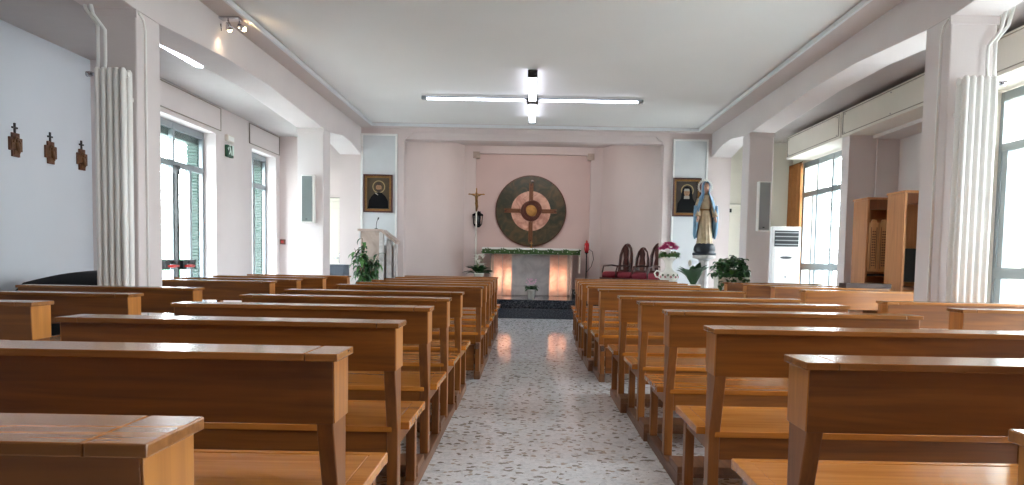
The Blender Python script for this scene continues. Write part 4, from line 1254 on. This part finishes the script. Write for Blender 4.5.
# sleeves and hands
for s in (-1, 1):
    m = MB()
    sh = Vector((-.005 + s * .105, 0, .975)); el = Vector((s * .145, .0, .80)); wr = Vector((s * .15, -.09, .665))
    m.tube([tuple(sh), tuple(sh.lerp(el, .5)), tuple(el), tuple(el.lerp(wr, .5)), tuple(wr)], [.045, .05, .052, .05, .046], 14, 0)
    m.build('sleeve', 'robe', t)
    m = MB()
    d = Vector((s * .12, -.30, -.95)).normalized(); side = Vector((s * 1, .1, 0)).normalized()
    m.tube([tuple(wr + Vector((0, 0, .01))), tuple(wr + d * .03), tuple(wr + d * .055), tuple(wr + d * .07)], [.014, .017, .022, .016], 10)
    for f in range(4):
        off = side * (-.015 + .010 * f)
        L = (.036, .044, .041, .032)[f]
        b = wr + d * .062 + off
        m.tube([tuple(b), tuple(b + d * L * .55), tuple(b + d * L + Vector((0, -.004, 0)))], [.0058, .0052, .0035], 7)
    b = wr + d * .032 - side * .018
    m.tube([tuple(b), tuple(b + d * .018 - side * .014), tuple(b + d * .034 - side * .018)], [.007, .006, .004], 7)
    m.build('hand', 'skin', t)
# cloak: open shell around the back, over the head and shoulders, hanging from the arms
m = MB(); rs = []
def cl(z, rx, ry, open_a, cy=0.0, fold=.04, cx=-.005, th=.016):
    n = 44; out = []; inn = []
    a0 = -pi / 2 + open_a; a1 = 3 * pi / 2 - open_a
    for i in range(n):
        a = a0 + (a1 - a0) * i / (n - 1)
        q = 1 + fold * sin(9 * a + z * 5)
        out.append((cx + rx * q * cos(a), cy + ry * q * sin(a), z))
        inn.append((cx + (rx - th) * q * cos(a), cy + (ry - th) * q * sin(a), z))
    return out + inn[::-1]
for args in ((.30, .165, .13, 1.25, .02, .09), (.36, .185, .14, 1.15, .02, .09), (.50, .205, .14, 1.0, .01, .08), (.65, .225, .145, .85, .0, .06), (.80, .215, .13, .75, .0, .05), (.92, .175, .115, .62, 0, .03), (.99, .145, .105, .5, 0, .01), (1.04, .105, .09, .55, 0, 0), (1.08, .080, .082, .65, 0, 0), (1.14, .080, .086, .75, 0, 0), (1.20, .082, .09, .80, 0, 0), (1.25, .068, .08, .75, 0, 0), (1.283, .035, .045, .6, 0, 0)):
    rs.append(cl(*args))
m.rings(rs, 0)
for s in (-1, 1):   # drapes hanging from the forearms
    dr = []
    for z, w_, y in ((.86, .030, -.02), (.74, .045, -.04), (.62, .05, -.045), (.48, .045, -.03), (.36, .035, -.01), (.28, .012, .0)):
        dr.append([(s * .205 + w_ * cos(a) * (1 + .2 * sin(4 * a + z * 9)), y + w_ * 1.1 * sin(a), z) for a in [2 * pi * i / 18 for i in range(18)]])
    m.rings(dr, 0)
m.v = [(x * .86, y, z) for x, y, z in m.v]
m.build('cloak', 'cloak', t)
# star halo
m = MB()
for i in range(18):
    a = -pi * .22 + (pi * 1.44) * i / 17
    cx_, cz_ = -.01 + .118 * cos(a), 1.19 + .118 * sin(a)
    pts = []
    for k in range(10):
        r = .026 if k % 2 == 0 else .012
        pts.append((cx_ + r * cos(k * pi / 5 + a), cz_ + r * sin(k * pi / 5 + a)))
    m.prism(pts, .03, .036, 'y')
m.tube([(-.01 + .106 * cos(-pi * .25 + pi * 1.5 * i / 30), .033, 1.19 + .106 * sin(-pi * .25 + pi * 1.5 * i / 30)) for i in range(31)], .004, 6)
m.tube([(-.01, .033, 1.31), (-.01, .05, 1.27)], .004, 6)
m.build('star_halo', 'petal_w', t)

# ------------------------------------------------------------------ air conditioner
t = thing('air_conditioner', 'white floor-standing air conditioner beside the right pillar', 'air conditioner', (4.365, 12.85, 0))
MB().box(-.245, .245, -.15, .15, .04, 1.78).box(-.25, .25, -.155, .155, 0, .04).build('cabinet', 'ac', t, bevel=.012)
v = MB().box(-.205, .205, -.162, -.149, 1.44, 1.71).build('air_outlet', 'ac_dark', t, bevel=.004)
m = MB()
for k in range(4):
    m.rbox((0, -.166, 1.475 + .067 * k), (.40, .014, .012), Matrix.Rotation(.5, 3, 'X'))
m.build('louver', 'grille', v)
MB().box(-.205, .205, -.158, -.149, .32, 1.41).build('front_panel', 'ac', t, bevel=.004)
m = MB()
m.prism(poly_disc(0, 1.25, .10, .022), -.162, -.157, 'y'); m.build('display', 'ac_dark', t)
MB().prism(poly_disc(0, .92, .02, .012), -.161, -.157, 'y').build('badge', 'alu', t)
MB().box(-.205, .205, -.157, -.149, .08, .28).build('intake_grille', 'ac', t, bevel=.003)

# ------------------------------------------------------------------ curtain
t = thing('curtain', 'gathered golden-brown curtain at the far right window', 'curtain', (4.93, 13.98, 0))
m = MB(); n = 90; out = []; inn = []
for i in range(n + 1):
    u = i / n; y = -.28 + .56 * u; x = .045 * sin(u * 2 * pi * 7) + .01 * sin(u * 37)
    out.append((x - .006, y)); inn.append((x + .006, y))
prof = out + inn[::-1]
rs = []
for z, k in ((.04, 1.0), (1.0, .96), (2.0, .9), (2.9, .86), (3.0, .86)):
    rs.append([(x * k, y * k, z) for x, y in prof])
m.rings(rs, 0, True, True); m.build('fabric', 'curtain', t)
MB().tube([(0, -.33, 3.01), (0, .33, 3.01)], .012, 8).build('rail', 'gold_dark', t)

# ------------------------------------------------------------------ confessional cabinets
def stall(x0, y0, y1, lab, screens):
    d = .55; h = 2.0
    t = thing('wooden_cabinet', lab, 'cabinet', (x0, y0, 0), group='wooden cabinets in the alcove')
    L = y1 - y0
    # the solid side faces the nave, the open side faces the entrance
    MB().box(0, .03, 0, L, 0, h).box(d - .03, d, 0, L, 0, h).box(.03, d - .03, L - .02, L, 0, h).box(.03, d - .03, 0, L - .02, 0, .06).build('carcass', 'oak', t, bevel=.004)
    MB().box(-.012, d + .012, -.015, L + .01, h, h + .03).build('top_board', 'oak', t, bevel=.006)
    MB().box(.03, d - .03, .01, .04, h - .13, h).build('top_rail', 'oak_dark', t, bevel=.003)
    MB().box(.03, d - .03, .03, L - .02, .86, .89).build('shelf', 'oak_dark', t, bevel=.003)
    if screens:
        for a in (.035, .165):
            dd = MB().box(a, a + .12, -.01, .015, 1.06, 1.70).prism([(a + .02, 1.70), (a + .10, 1.70), (a + .085, 1.74), (a + .035, 1.74)], -.01, .015, 'y').build('screen_door', 'oak_light', t, bevel=.004)
            g = MB()
            for i in range(2):
                for k in range(14):
                    g.rbox((a + .048 + .026 * i, -.012, 1.14 + .034 * k), (.016, .008, .016), Matrix.Rotation(pi / 4, 3, 'Y'))
            g.box(a + .022, a + .027, -.016, -.008, 1.10, 1.64); g.box(a + .093, a + .098, -.016, -.008, 1.10, 1.64)
            g.build('lattice', 'oak_dark', dd)
        MB().box(.04, .45, .01, .05, 1.0, 1.03).build('ledge', 'black', t)
        m = MB().box(.2, .23, .0, .02, .80, .85); m.build('latch', 'chrome', t)
    else:
        MB().box(.08, .30, .10, .16, .95, 1.35).build('black_panel', 'black', t, bevel=.004)
stall(4.39, 9.74, 10.16, 'farther oak cabinet with two lattice screens in the right alcove', True)
stall(4.39, 8.77, 9.20, 'nearer open oak cabinet in the right alcove', False)
